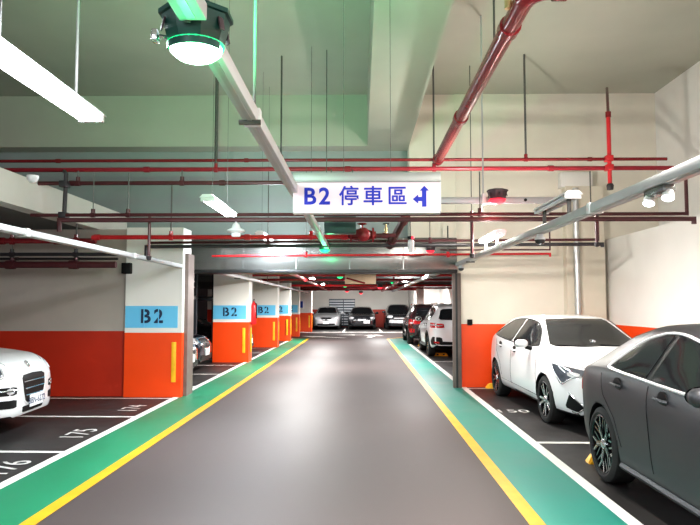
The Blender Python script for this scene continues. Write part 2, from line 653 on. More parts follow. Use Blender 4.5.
# fire extinguisher on a hook between pillars two and three
g = at(251.5, 311, Y=18.9)
ex = thing('fire_extinguisher', 'red fire extinguisher cabinet on the side of the second B2 pillar', 'extinguisher', (g.x - .02, 18.45, g.z - .35))
xx = XPR
bm = B()
lathe(bm, [(0, -.32), (.075, -.32), (.08, -.29), (.08, .2), (.06, .27), (.025, .3), (.025, .34), (0, .34)], T(xx + .085, 18.42, g.z - .05))
obj('cylinder_body', bm, M['ext_red'], ex)
bm = B()
tube(bm, [(xx + .085, 18.42, g.z + .28), (xx + .1, 18.34, g.z + .33), (xx + .12, 18.26, g.z + .33)], .014)
tube(bm, [(xx + .085, 18.42, g.z + .26), (xx + .17, 18.40, g.z + .2), (xx + .175, 18.38, g.z - .2)], .012)
obj('hose_and_lever', bm, M['black'], ex)
bm = B()
box(bm, xx, xx + .02, 18.38, 18.46, g.z - .3, g.z + .25)
obj('wall_bracket', bm, M['plate'], ex)

# ------------------------------------------------------------------ shutter box with its guide rails
XO0 = at(190, 262, Y=YB - .1).x
XO1 = at(457, 262, Y=YB - .1).x
zb0 = at(330, 271.5, Y=YB - .1).z
zb1 = at(330, 246, Y=YB - .1).z
sh = thing('shutter_housing', 'grey steel roller shutter box spanning the far opening', 'shutter', ((XO0 + XO1) / 2, YB, zb0))
bm = B()
box(bm, XO0, XO1, YB - .12, YB + .5, zb0 + .03, zb1 + .16, bev=.01)
obj('box_shell', bm, M['galv'], sh)
bm = B()
box(bm, XO0, XO1, YB - .15, YB + .42, zb0 - .03, zb0 + .03, bev=.006)
obj('bottom_lip', bm, M['galv_dark'], sh)
bm = B()
for k in range(1, 5):
    x = XO0 + (XO1 - XO0) * k / 5
    box(bm, x - .012, x + .012, YB - .128, YB - .11, zb0 + .04, zb1 + .15)
obj_each('seam_strip', bm, M['galv'], sh)
bm = B()
xr = at(454.5, 330, Y=YB - .1).x
box(bm, xr - .03, xr + .13, YB - .12, YB - .002, 0, zb0 - .035, 0, bev=.008)
box(bm, xr + .02, xr + .06, YB - .13, YB - .12, 0, zb0 - .035, 1)
obj('guide_rail', bm, [M['rail'], M['galv_dark']], sh)


# ------------------------------------------------------------------ pipes
def rods(t, spec, Y):
    """hanger rods (px, top at the ceiling) that end on the pipe z."""
    for x, z, zt, r in spec:
        b = B()
        tube(b, [(x, Y, z), (x, Y, zt)], r, 6)
        obj('hanger_rod', b, M['rod'], t)
        b = B()
        lathe(b, [(.0, -.05), (.045, -.05), (.045, .03), (.014, .04), (.014, .1), (0, .1)], T(x, Y, z), n=10)
        obj('pipe_clamp', b, M['maroon'], t)


def pipe(name, label, pts, r, m, couplings=(), hang=(), n=10, group=None, drops=()):
    t = thing(name, label, 'pipe', pts[0], group=group)
    b = B()
    tube(b, pts, r, n)
    obj('pipe_run', b, M[m], t)
    for c in couplings:
        b = B()
        p = Vector(pts[0]).lerp(Vector(pts[-1]), c)
        q = Vector(pts[0]).lerp(Vector(pts[-1]), min(1, c + .01))
        d = (q - p).normalized()
        tube(b, [p - d * r * 1.3, p + d * r * 1.3], r * 1.35, n)
        obj('coupling', b, M[m], t)
    for x, zt, rr in hang:
        y, z = pts[0][1], pts[0][2]
        b = B()
        tube(b, [(x, y, z), (x, y, zt)], rr, 6)
        obj('hanger_rod', b, M['rod'], t)
        b = B()
        tube(b, [(x - .03, y, z), (x + .03, y, z)], r * 1.4, 10)
        lathe(b, [(0, r), (.03, r), (.03, r + .06), (0, r + .06)], T(x, y, z), n=8)
        obj('pipe_clamp', b, M[m], t)
    for x, dz in drops:
        y, z = pts[0][1], pts[0][2]
        b = B()
        tube(b, [(x, y, z), (x, y, z + dz)], r * .8, 8)
        obj('drop_pipe', b, M[m], t)
        b = B()
        lathe(b, [(0, 0), (r * 1.2, 0), (r * 1.2, -.03), (.02, -.05), (.02, -.07), (.045, -.075), (.045, -.08), (0, -.08)], T(x, y, z + dz), n=10)
        obj('sprinkler_head', b, M['dark_pipe'], t)
    return t


Y1 = 10.7


def X1(px, py=165, Y=Y1):
    return at(px, py, Y=Y).x


def Z1(py, Y=Y1, px=350):
    return at(px, py, Y=Y).z


zA, zB = Z1(160), Z1(169)
xW = XRU
pipe('sprinkler_pipe', 'upper of the two red pipes crossing just above the hanging sign', [(-7.6, Y1, zA), (X1(667), Y1, zA)], .026, 'deep_red',
     (.2, .45, .7, .9), ((X1(526), ZC, .018), (X1(281), ZC, .016)))
pipe('sprinkler_pipe', 'lower of the two red pipes crossing just above the hanging sign', [(-7.6, Y1, zB), (xW, Y1, zB)], .036, 'mid_red',
     (.3, .55, .8), ((X1(216), ZC, .03), (X1(434), ZC, .016)))
# the drop at the right
bm = B()
t = thing('sprinkler_drop', 'red vertical pipe hanging from the ceiling through both red cross pipes', 'pipe', (X1(608), Y1 - .06, Z1(188)))
xd = X1(608)
zk = Z1(116)
tube(bm, [(xd, Y1 - .065, Z1(187)), (xd, Y1 - .065, zk)], .034, 10)
obj('riser', bm, M['red_pipe'], t)
bm = B()
tube(bm, [(xd, Y1 - .065, zk - .02), (at(607, 91, Y=12.4).x, 12.4, ZC - .01)], .026, 10)
lathe(bm, [(0, -.06), (.045, -.06), (.045, .03), (0, .03)], T(xd, Y1 - .065, zk), n=10)
obj_each('support_rod', bm, M['deep_red'], t)
bm = B()
lathe(bm, [(0, -.08), (.05, -.07), (.06, 0), (.045, .03), (0, .03)], T(xd, Y1 - .065, Z1(187)), n=12)
obj('sprinkler_head', bm, M['dark_pipe'], t)
bm = B()
for z in (zA, zB):
    box(bm, xd - .06, xd + .06, Y1 - .11, Y1 + .04, z - .05, z + .05, bev=.015)
obj_each('tee_fitting', bm, M['red_pipe'], t)

# P2
Y2 = 9.18
pipe('branch_pipe', 'dark maroon pipe crossing behind the left edge of the hanging sign', [(-6.6, Y2, Z1(182.5, Y2)), (X1(330, 182, Y2), Y2, Z1(182.5, Y2))], .03, 'maroon',
     (.4, .75), ((X1(78, 182, Y2), Z1(170, Y2), .01), (X1(182, 182, Y2), Z1(170, Y2), .01)))
# P3 pair
Y3 = 9.05


def X3(px, py=215):
    return at(px, py, Y=Y3).x


def Z3(py):
    return Z1(py, Y3)


z3a, z3b, z3t = Z3(214.5), Z3(220.5), Z3(172)
xl, xr_ = X3(31), X3(687)
pipe('branch_pipe', 'upper maroon pipe of the pair passing right under the hanging sign', [(xl, Y3, z3a), (xr_, Y3, z3a), (xr_, Y3, z3t), (X1(687), Y1, zB - .03)], .025, 'maroon',
     (), ((X3(480), z3t, .009), (X3(591), z3t, .009), (X3(128), z3t, .009), (X3(93), z3t, .007)))
pipe('branch_pipe', 'lower maroon pipe of the pair passing right under the hanging sign', [(X3(63), Y3 - .1, Z3(232)), (X3(63), Y3 - .1, z3b), (X3(690), Y3 - .1, z3b), (X3(690), Y3 - .1, z3b - .07)], .033, 'maroon', ())
bm = B()
t = thing('connecting_pipe', 'dark vertical pipe at the far left joining the cross pipes', 'pipe', (X3(62), Y3 + .07, z3a))
tube(bm, [(X3(62), Y3 + .07, z3a), (X3(64, 170), Y3 + .07, z3t), (X1(64.5, 170), Y1, zB - .02)], .03, 10)
obj('riser', bm, M['dark_pipe'], t)
bm = B()
for z in (z3a, Z3(183)):
    box(bm, X3(62) - .05, X3(62) + .06, Y3 - .03, Y3 + .12, z - .045, z + .045, bev=.012)
obj_each('tee_fitting', bm, M['dark_pipe'], t)
for px, a, b_, lab in ((149, 213, 256, 'dark drop pipe left of the nearest B2 pillar top'), (472, 211, 254, 'dark drop pipe below the red lamp beside the sign'),
                       (597, 210, 243, 'dark drop pipe at the right end of the lower pair')):
    t = thing('drop_pipe', lab, 'pipe', (X3(px), Y3 + .03, Z3(b_)))
    bm = B()
    tube(bm, [(X3(px), Y3 + .03, Z3(b_)), (X3(px), Y3 + .03, Z3(a))], .022, 8)
    obj('riser', bm, M['maroon'], t)
    bm = B()
    lathe(bm, [(0, -.06), (.03, -.05), (.04, 0), (0, .02)], T(X3(px), Y3 + .03, Z3(b_)), n=10)
    obj('sprinkler_head', bm, M['dark_pipe'], t)
# P4 bright red with valves
Y4 = 10.3
z4 = Z1(237, Y4)
pipe('fire_main', 'bright red horizontal pipe left of the valve under the sign', [(X1(92, 237, Y4), Y4, z4), (X1(352, 237, Y4), Y4, z4)], .036, 'red_pipe', (.02, .6, .97), ((X1(171, 237, Y4), Z1(182, Y4), .012), (X1(311, 237, Y4), ZC, .004)))
xv = X1(362, 233, Y4)
zv = z4 + .03
v = thing('alarm_valve', 'dark red flanged valve under the hanging sign', 'valve', (xv, Y4, zv - .12))
bm = B()
lathe(bm, [(0, -.22), (.06, -.22), (.06, -.19), (.12, -.19), (.12, -.16), (.07, -.16), (.1, -.06), (.1, .06), (.07, .16), (.12, .16), (.12, .19), (.06, .19), (.06, .22), (0, .22)],
      T(xv, Y4, zv) @ Matrix.Rotation(PI / 2, 4, 'Y'), n=18)
obj('valve_body', bm, M['deep_red'], v)
bm = B()
lathe(bm, [(0, 0), (.11, 0), (.11, .03), (.06, .06), (0, .07)], T(xv + .02, Y4 - .08, zv) @ Matrix.Rotation(PI / 2, 4, 'X'), n=18)
obj('cover_plate', bm, M['deep_red'], v)
bm = B()
tube(bm, [(xv, Y4, zv + .08), (xv, Y4, zv + .17)], .02, 8)
lathe(bm, [(.07, 0), (.085, .01), (.07, .02), (.055, .01), (.07, 0)], T(xv, Y4, zv + .17), n=16)
obj('handwheel', bm, M['deep_red'], v)
pipe('fire_main', 'maroon pipe between the flanged valve and the diagonal feed pipe', [(xv + .2, Y4, zv - .01), (X1(396, 233, Y4), Y4, zv - .01)], .036, 'maroon', (.5,))
pipe('feed_pipe', 'maroon diagonal pipe sloping down behind the hanging sign on its right', [tuple(at(406, 216, Y=Y4 + .02)), tuple(at(389, 246, Y=11.15))], .06, 'maroon', (.1, .9))
bm = B()
for px, lab in ((340, 'brass valve on the bright red pipe'), (386, 'brass valve on the maroon pipe right of the flanged valve')):
    g = at(px, 233, Y=Y4)
    zz = z4 if px < 350 else zv - .01
    t = thing('gauge_valve', lab, 'valve', (g.x, Y4, zz))
    bm = B()
    lathe(bm, [(0, .03), (.035, .03), (.035, .06), (.02, .07), (.028, .11), (.016, .14), (.016, .18), (0, .19)], T(g.x, Y4, zz), n=12)
    obj('valve_stem', bm, M['brass'], t)
    bm = B()
    tube(bm, [(g.x - .05, Y4, zz + .19), (g.x + .05, Y4, zz + .19)], .012, 8)
    obj('tee_handle', bm, M['dark_pipe' if px > 350 else 'brass'], t)
# dark box hanging over the valve
g0, g1 = at(324, 214, Y=9.5), at(356, 233, Y=9.5)
t = thing('control_box', 'dark teal steel box hung behind the sign over the valve', 'box', ((g0.x + g1.x) / 2, 9.6, g1.z))
bm = B()
box(bm, g0.x, g1.x, 9.48, 9.72, g1.z, g1.z + .55, bev=.012)
obj('casing', bm, M['lamp_body'], t)
for x in (g0.x + .06, g1.x - .06):
    bm = B()
    tube(bm, [(x, 9.6, g1.z + .54), (x, 9.6, g1.z + .75), (x, Y1, zB)], .008, 6)
    obj('hanger_rod', bm, M['rod'], t)
# P5 pair in front of the shutter box
Y5 = 11.12
pipe('branch_pipe', 'upper dark pipe of the pair running just above the shutter box', [(X1(149, 244, Y5), Y5, Z1(242.5, Y5)), (X1(598, 240, Y5), Y5, Z1(240, Y5)), (X1(598, 240, Y5), Y5, Z1(214, Y5))], .023, 'maroon',
     (), ((X1(268, 244, Y5), Z1(170, Y5), .008), (X1(430, 244, Y5), Z1(217, Y5), .008)))
pipe('branch_pipe', 'lower dark pipe of the pair running just above the shutter box', [(X1(148, 256, Y5), Y5 - .1, Z1(257, Y5)), (X1(148, 256, Y5), Y5 - .1, Z1(247, Y5)), (X1(600, 240, Y5), Y5 - .1, Z1(245, Y5)), (X1(600, 240, Y5), Y5 - .1, Z1(248, Y5))], .03, 'dark_pipe', ())
Y6 = 12.25
pipe('branch_pipe', 'thin red pipe crossing the face of the shutter box', [(X1(212, 256, Y6), Y6, Z1(256, Y6)), (X1(550, 252, Y6), Y6, Z1(254, Y6)), (X1(550, 252, Y6), Y6, Z1(257, Y6))], .02, 'red_pipe', (), ((X1(306, 256, Y6), Z1(170, Y6), .008), (X1(448, 256, Y6), Z1(226, Y6), .014)))
pipe('branch_pipe', 'short thin red pipe above the thin one on the right', [(X1(440, 250, Y6), Y6, Z1(250, Y6)), (X1(550, 250, Y6), Y6, Z1(250, Y6)), (X1(550, 250, Y6), Y6, Z1(222, Y6))], .014, 'maroon', ())
# P7 under the low left ceiling
for py, px1, rr, m, lab in ((240.5, 96, .045, 'deep_red', 'dull red pipe under the low left ceiling, highest of four'), (254, 118, .03, 'dark_pipe', 'black pipe under the low left ceiling, second from the top'),
                            (258.5, 118, .022, 'dark_pipe', 'thin black pipe under the low left ceiling, third from the top'), (264.5, 116, .055, 'maroon', 'thick maroon pipe under the low left ceiling, lowest of four')):
    y7 = 10.6 if py != 258.5 else 10.85
    pipe('bay_pipe', lab, [(-7.5, y7, Z1(py, y7)), (X1(px1, py, y7), y7, Z1(py, y7))], rr, m, (.5, .8), ((X1(12, py, y7), ZLOW, .008), (X1(76, py, y7), ZLOW, .008)))
g0, g1 = at(117, 262, Y=11.0), at(126, 273, Y=11.0)
t = thing('junction_box', 'black junction box beside the top of the nearest B2 pillar', 'box', ((g0.x + g1.x) / 2, 11.3, g1.z))
bm = B()
box(bm, g0.x, g1.x, 11.2, YL + .1, g1.z, g0.z, bev=.01)
obj('casing', bm, M['black'], t)
# big diagonal fire main along the lane
ym0 = 4.95
xm = at(437, 160, Y=10.6).x + .02
zm = at(437, 160, Y=10.6).z + .01
big = thing('fire_main', 'thick red pipe running along the lane at upper centre', 'pipe', (xm, 5, zm))
bm = B()
tube(bm, [(xm, ym0, zm), (xm, Y1 - .05, zm)], .078, 16)
obj('pipe_run', bm, M['deep_red'], big)
for y in (ym0 + .55, 8.2, Y1 - .1):
    bm = B()
    tube(bm, [(xm, y - .06, zm), (xm, y + .06, zm)], .095, 16)
    obj('coupling', bm, M['deep_red'], big)
bm = B()
pts = [(xm, ym0, zm)] + [(xm + .17 * (1 - math.cos(a)), ym0 - .17 * math.sin(a), zm) for a in (R(22), R(45), R(67), R(90))]
tube(bm, pts, .088, 16)
tube(bm, [(xm + .17, ym0 - .17, zm), (xm + .27, ym0 - .17, zm)], .1, 16)
obj('elbow', bm, M['deep_red'], big)
bm = B()
tube(bm, [(xm + .25, ym0 - .17, zm), (XRU, ym0 - .17, zm)], .078, 16)
obj('side_run', bm, M['deep_red'], big)
for y in (6.2,):
    bm = B()
    tube(bm, [(xm + .02, y, zm + .06), (xm + .02, y, ZC)], .011, 6)
    obj('hanger_rod', bm, M['rod'], big)
bm = B()
lathe(bm, [(0, 0), (.03, 0), (.03, .09), (.018, .1), (.018, .15), (0, .15)], T(xm - .09, ym0 + .18, zm + .0), n=10)
obj('bleed_valve', bm, M['brass'], big)

# ------------------------------------------------------------------ wireways (cable trays)
XT_L = at(180, 266, Y=YL).x
ZT_L = at(180, 266, Y=YL).z
XT_R = 1.9
ZT_R = at(456, 264, Y=12.5).z
XT_M = -.565
ZT_M = 2.58


def wireway(label, x, z, y0, y1, w=.1, h=.065, m='tray', joints=(), hang=(), slot=True, x2=None, clips=()):
    t = thing('cable_trunking', label, 'cable trunking', (x, y0, z))
    b = B()
    box(b, x - w / 2, x + w / 2, y0, y1, z - h / 2, z + h / 2, bev=.006)
    obj('channel', b, M[m], t)
    if slot:
        b = B()
        box(b, x - w * .16, x + w * .16, y0 + .02, y1 - .02, z - h / 2 - .004, z - h / 2 + .002)
        obj('cover_strip', b, M['tray_green' if m == 'tray' else 'tray'], t)
    for y in joints:
        b = B()
        box(b, x - w / 2 - .008, x + w / 2 + .008, y - .035, y + .035, z - h / 2 - .008, z + h / 2 + .008, bev=.004)
        obj('joint_clip', b, M['fix'], t)
    for y, zt in hang:
        b = B()
        tube(b, [(x + w * .3, y, z), (x + w * .3, y, zt)], .008, 6)
        tube(b, [(x - w * .75, y, z - h / 2 - .01), (x + w * .75, y, z - h / 2 - .01)], .014, 6)
        obj('hanger_rod', b, M['rod'], t)
    return t


wireway('pale trunking running along the left bay to the nearest B2 pillar', XT_L, ZT_L, .5, YL - .003, .09, .062, joints=(6, 8.9), hang=())
YLMP = 2.26
wireway('short piece of pale trunking entering the near side of the big green lamp', XT_M, ZT_M + .01, .6, YLMP - .12, .095, .06, m='tray_green')
wireway('long pale trunking running from the big green lamp toward the shutter', XT_M, ZT_M, YLMP + .15, 11.22, .075, .07, m='tray_green', joints=(3.35, 6.0, 8.4), hang=((3.28, ZC), (10.45, ZC)))
wireway('pale trunking slanting across the upper right above the parked cars', XT_R, ZT_R, .6, YB - .14, .1, .07, joints=(5.25, 8.5), hang=((11.2, ZC),))
wireway('far pale trunking along the tops of the far B2 pillars', XT_L + .12, ZT_L + .02, 18.6 - 4.6, 37.5, .1, .08, hang=((16, ZFAR), (21, ZFAR), (27, ZFAR), (34, ZFAR)))
wireway('far pale trunking beyond the shutter on the right', XT_R - .1, ZT_L + .06, 14.5, 36, .1, .08, hang=((16, ZFAR), (22, ZFAR), (30, ZFAR)))
# fittings hanging below the right trunking
for px, py, lab, k in ((612, 190, None, 0), (540, 232, 'dark dome camera hanging under the middle of the right trunking', 1), (461, 257, 'small dome camera at the far end of the right trunking', 1), (657, 178, None, 2)):
    if k == 1:
        Yc = 650 * (XT_R + .0) / (px - 360)
        c = at(px, py, Y=Yc)
        t = thing('dome_camera', lab, 'camera', (XT_R, Yc, ZT_R - .17))
        bm = B()
        zt_ = ZT_R - .035
        lathe(bm, [(0, zt_), (.035, zt_), (.035, zt_ - .03), (.055, zt_ - .035), (.055, zt_ - .06)], T(XT_R, Yc, 0), n=16)
        obj('mount', bm, M['fix'], t)
        bm = B()
        lathe(bm, [(.052, zt_ - .06), (.05, zt_ - .085), (.035, zt_ - .105), (0, zt_ - .115)], T(XT_R, Yc, 0), n=16)
        obj('dome', bm, M['lens_dark'], t)
# twin emergency spot
Yc = 4.12
t = thing('emergency_light', 'twin-head white emergency spotlight under the right trunking', 'lamp', (XT_R, Yc, ZT_R - .2))
bm = B()
zz = ZT_R - .036
box(bm, XT_R - .04, XT_R + .04, Yc - .14, Yc + .14, zz - .05, zz, bev=.008)
obj('mount_bar', bm, M['galv'], t)
for dx, dy in ((.0, -.12), (-.02, .1)):
    bm = B()
    mm = T(XT_R + dx, Yc + dy, zz - .06) @ Matrix.Rotation(R(200), 4, 'Y') @ Matrix.Rotation(R(25), 4, 'X')
    mm = mm @ Matrix.Scale(.78, 4)
    lathe(bm, [(0, -.05), (.025, -.05), (.04, -.02), (.05, .04), (.046, .045)], mm, n=16)
    hd = obj('lamp_head', bm, M['fix'], t)
    bm = B()
    lathe(bm, [(.046, .042), (.03, .052), (0, .055)], mm, n=16)
    obj('lens', bm, M['bright'], hd)

# left bay dome and bell speaker
g = at(31, 231, Y=6.6)
t = thing('ceiling_dome', 'small pale dome light under the low left ceiling', 'lamp', (g.x, 6.6, ZLOW - .07))
bm = B()
lathe(bm, [(.06, ZLOW), (.06, ZLOW - .02), (.05, ZLOW - .05), (.025, ZLOW - .07), (0, ZLOW - .075)], T(g.x, 6.6, 0), n=16)
obj('dome', bm, M['fix'], t)
g = at(236, 231, Y=8.95)
t = thing('bell_speaker', 'white bell-shaped speaker hanging beside the second fluorescent light', 'speaker', (g.x, 8.95, g.z - .07))
bm = B()
lathe(bm, [(0, -.07), (.05, -.07), (.06, -.04), (.05, -.03), (.1, -.01), (.11, .0), (.1, .015), (.055, .035), (.04, .08), (.015, .1), (.015, .13), (0, .13)], T(g.x, 8.95, g.z) @ Matrix.Scale(1.15, 4), n=20)
obj('bell', bm, M['fix'], t)
bm = B()
tube(bm, [(g.x, 8.95, g.z + .13), (g.x, 8.95, z3b)], .01, 6)
obj('hanger_rod', bm, M['rod'], t)
g = at(411, 243, Y=8.95)
t = thing('bullet_camera', 'small white bullet camera with a red dot hanging right of the feed pipe', 'camera', (g.x, 8.95, g.z - .1))
bm = B()
lathe(bm, [(0, -.13), (.03, -.13), (.042, -.1), (.042, .03), (.02, .05), (0, .05)], T(g.x, 8.95, g.z), n=16)
obj('housing', bm, M['fix'], t)
bm = B()
lathe(bm, [(0, .05), (.04, .05), (.04, .09), (0, .1)], T(g.x - .01, 8.95, g.z), n=14)
obj('bracket', bm, M['black'], t)
bm = B()
lathe(bm, [(0, 0), (.022, 0), (.015, .012), (0, .015)], T(g.x + .02, 8.91, g.z + .07) @ Matrix.Rotation(PI / 2, 4, 'X'), n=10)
obj('red_light', bm, M['red_rim'], t)
bm = B()
tube(bm, [(g.x - .01, 8.95, g.z + .09), (g.x - .01, 8.95, z3b)], .009, 6)
obj('hanger_rod', bm, M['rod'], t)


# ------------------------------------------------------------------ fluorescent fittings
def fluoro(label, x, y, z, zt, lit=True, L=1.22, group='fluorescent fittings', rod=.004):
    t = thing('fluorescent_light', label, 'light', (x, y, z), group=group)
    b = B()
    prof = [(-.05, .03), (.05, .03), (.085, -.005), (-.085, -.005)]
    f0 = [b.verts.new((x + u, y - L / 2 - .03, z + w)) for u, w in prof]
    f1 = [b.verts.new((x + u, y + L / 2 + .03, z + w)) for u, w in prof]
    b.faces.new(f0)
    b.faces.new(f1[::-1])
    for i in range(4):
        b.faces.new((f0[i], f1[i], f1[(i + 1) % 4], f0[(i + 1) % 4]))
    obj('batten', b, M['fix'], t, smooth=0)
    for dx in (-.045, .045):
        b = B()
        tube(b, [(x + dx, y - L / 2, z - .025), (x + dx, y + L / 2, z - .025)], .019, 10)
        obj('glow_tube', b, M['tube' if lit else 'fix'], t)
    for dy in (-L / 2, L / 2):
        b = B()
        box(b, x - .075, x + .075, y + dy - .015, y + dy + .015, z - .045, z, bev=.004)
        obj('lamp_holder', b, M['fix'], t)
    for dy in (-.4, .4):
        b = B()
        tube(b, [(x, y + dy, z + .03), (x, y + dy, zt)], rod, 6)
        obj('hanger_rod', b, M['rod'], t)
    return t


XF, ZF = -1.62, 2.74
fluoro('lit twin fluorescent light at upper left, nearest of the left row', XF, 3.22, ZF, ZC, rod=.009)
fluoro('lit twin fluorescent light above the bell speaker, second of the left row', XF, 7.45, ZF, ZC, rod=.0025)
fluoro('lit twin fluorescent light over the bright red pipe, third of the left row', XF - .12, 11.85, ZF + .11, ZC, rod=.0025)
XF2, ZF2 = 2.17, 2.74
XF2, ZF2 = XT_R + .02, ZT_R + .22
fluoro('lit fluorescent light mounted on posts above the right trunking', XF2, 9.5, ZF2, ZT_R + .02, rod=.02)
fluoro('unlit grey fluorescent light on posts above the right trunking under the cream wall box', XF2, 6.35, ZF2, ZT_R + .02, lit=False, L=1.0, rod=.02)

# cream box on the wall
g0, g1 = at(560, 172.5, Y=YB - .15), at(592, 187.5, Y=YB - .15)
t = thing('wall_box', 'cream electrical box high on the right back wall', 'box', ((g0.x + g1.x) / 2, YB - .1, g1.z))
bm = B()
box(bm, g0.x, g1.x, YB - .2, YB, g1.z, g0.z, bev=.012)
obj('casing', bm, M['white_wall'], t)
# vertical pipes on the right wall
xp = at(578, 300, Y=YB - .3).x
t = thing('drain_pipe', 'silver vertical pipe on the pilaster behind the white hatchback', 'pipe', (xp, YB - .29, 0))
bm = B()
tube(bm, [(xp, YB - .285, 0), (xp, YB - .285, at(578, 188, Y=YB - .3).z)], .055, 14)
obj('pipe_run', bm, M['silver'], t)
bm = B()
for z in (1.6, 2.6, 3.4):
    lathe(bm, [(.056, -.025), (.066, -.025), (.066, .025), (.056, .025)], T(xp, YB - .285, z), n=14)
obj_each('wall_clip', bm, M['silver'], t)
xp = at(602.5, 300, Y=YB - .06).x
t = thing('conduit_pipe', 'thin cream vertical conduit right of the silver pipe', 'pipe', (xp, YB - .06, 0))
bm = B()
tube(bm, [(xp, YB - .055, 0), (xp, YB - .055, at(605, 246, Y=YB - .06).z), (xp - .12, YB - .055, at(605, 246, Y=YB - .06).z + .03), (at(562, 247, Y=YB).x, YB - .27, at(605, 246, Y=YB - .06).z + .03)], .03, 12)
obj('pipe_run', bm, M['gold_pipe'], t)
# small black bracket at the orange band
g = at(469.5, 322.5, Y=YB)
t = thing('wall_hook', 'small black hook on the cream wall at the top of the orange band', 'hook', (g.x, YB - .02, g.z - .05))
bm = B()
prism(bm, [(g.x - .05, YB - .045), (g.x + .05, YB - .045), (g.x + .035, YB), (g.x - .035, YB)], g.z - .05, g.z + .06)
obj('plate', bm, M['black'], t)
bm = B()
tube(bm, [(g.x, YB - .04, g.z + .03), (g.x, YB - .09, g.z - .02), (g.x, YB - .1, g.z + .02)], .012, 8)
obj('prong', bm, M['black'], t)


# ------------------------------------------------------------------ indicator lamps
def indicator(label, x, y, z, s, colour, rod_to=None, group='indicator lamps', body='lamp_body', glow=None):
    """s = width of the top flange"""
    t = thing('indicator_lamp', label, 'lamp', (x, y, z - s * .55))
    k = s / 2
    mm = T(x, y, z) @ Matrix.Rotation(R(22.5), 4, 'Z')
    b = B()
    lathe(b, [(0, .04 * s), (k * .8, .04 * s), (k, 0), (k, -.06 * s), (k * .9, -.07 * s), (0, -.07 * s)], mm, n=8)
    obj('flange', b, M[body], t, smooth=30)
    b = B()
    lathe(b, [(k * .92, -.06 * s), (k * .88, -.16 * s), (k * .74, -.42 * s), (k * .7, -.44 * s), (0, -.44 * s)], mm, n=8)
    h = obj('housing', b, M[body], t, smooth=30)
    b = B()
    for a in (R(-150), R(-90), R(-30), R(35), R(145)):
        c, n = math.cos(a), math.sin(a)
        r0 = k * .84
        b2 = bmesh.new()
        box(b2, -k * .09, k * .09, -.012 * s, .012 * s, -.32 * s, -.14 * s, bev=.006 * s)
        merge(b, b2, T(x + c * r0 * .95, y + n * r0 * .95, z) @ Matrix.Rotation(a + PI / 2, 4, 'Z') @ Matrix.Rotation(R(-12), 4, 'X'))
    obj_each('side_rib', b, M['lamp_grey'], h)
    b = B()
    rim = 'green_rim' if colour == 'green' else 'red_rim'
    lathe(b, [(k * .72, -.41 * s), (k * .77, -.43 * s), (k * .74, -.47 * s), (k * .66, -.47 * s)], T(x, y, z), n=28)
    obj('lens_rim', b, M[rim], t)
    b = B()
    lathe(b, [(k * .71, -.46 * s), (k * .67, -.53 * s), (k * .5, -.60 * s), (k * .27, -.645 * s), (0, -.655 * s)], T(x, y, z), n=28)
    obj('lens', b, M[glow or 'green_glow' if colour == 'green' else 'red_glow'], t)
    if rod_to:
        b = B()
        tube(b, [(x, y, z + .03 * s), (x, y, rod_to)], .01, 6)
        obj('hanger_rod', b, M['rod'], t)
    return t


g = at(193, 18, Y=YLMP)
zl = g.z
xl_ = XT_M - .02
big_l = indicator('big green-lit indicator lamp at top left, nearest the viewer', xl_, YLMP, zl + .012, .265, 'green', glow='big_glow')
bm = B()
kk = .265 / 2
arc = [R(a_) for a_ in range(-158, -21, 8)]
rr_ = [[bm.verts.new((xl_ + kk * r_ * math.cos(a_), YLMP + kk * r_ * math.sin(a_), zl + .012 - .265 * h_)) for a_ in arc] for r_, h_ in ((.76, .42), (.765, .53), (.74, .535), (.735, .42))]
for i_ in range(4):
    for j_ in range(len(arc) - 1):
        bm.faces.new((rr_[i_][j_], rr_[i_][j_ + 1], rr_[(i_ + 1) % 4][j_ + 1], rr_[(i_ + 1) % 4][j_]))
obj('front_skirt', bm, M['lamp_body'], big_l)
bm = B()
box(bm, xl_ - .15, xl_ - .125, YLMP - .05, YLMP - .005, zl - .10, zl - .055, bev=.008)
tube(bm, [(xl_ - .14, YLMP - .025, zl - .075), (xl_ - .09, YLMP - .0, zl - .075)], .009, 8)
obj_each('side_knob', bm, M['chrome'], big_l)
bm = B()
tube(bm, [(XT_M + .01, YLMP + .02, zl), (XT_M + .01, YLMP + .02, ZC)], .012, 6)
obj('hanger_rod', bm, M['rod'], big_l)
g = at(325, 247, Y=11.2)
indicator('green-lit indicator lamp just above the shutter box', g.x, 11.15, g.z + .05, .24, 'green', ZT_M + .0)
g = at(340, 275, Y=21)
indicator('green-lit indicator lamp just below the shutter box', g.x, 21, g.z + .05, .26, 'green', ZFAR)
g = at(345, 285, Y=31)
indicator('far green-lit indicator lamp, lower of the two below the shutter box', g.x, 31, g.z + .05, .26, 'green', ZFAR)
g = at(393, 281, Y=26)
indicator('green-lit indicator lamp above the far white SUV', g.x, 26, g.z + .05, .26, 'green', ZFAR)
Y9 = 9.0
g = at(498, 192, Y=Y9)
indicator('red-lit indicator lamp on the short bar right of the hanging sign', g.x, Y9 + .04, g.z + .03, .30, 'red', None, body='lamp_grey')
zr = at(498, 198, Y=Y9).z
g = at(430, 248, Y=11.9)
indicator('red-lit indicator lamp above the right end of the shutter box', g.x, 11.85, g.z + .03, .2, 'red', Z1(240, 11.85), body='lamp_grey')
for px, py, y, lab in ((380, 286, 27.5, 'far red-lit indicator lamp left of the far green one'), (347, 290, 35, 'far red-lit indicator lamp under the lower green one'), (361, 292, 37, 'farthest red-lit indicator lamp over the dark sedan')):
    g = at(px, py, Y=y)
    indicator(lab, g.x, y, g.z + .05, .27, 'red', ZFAR, body='lamp_grey')
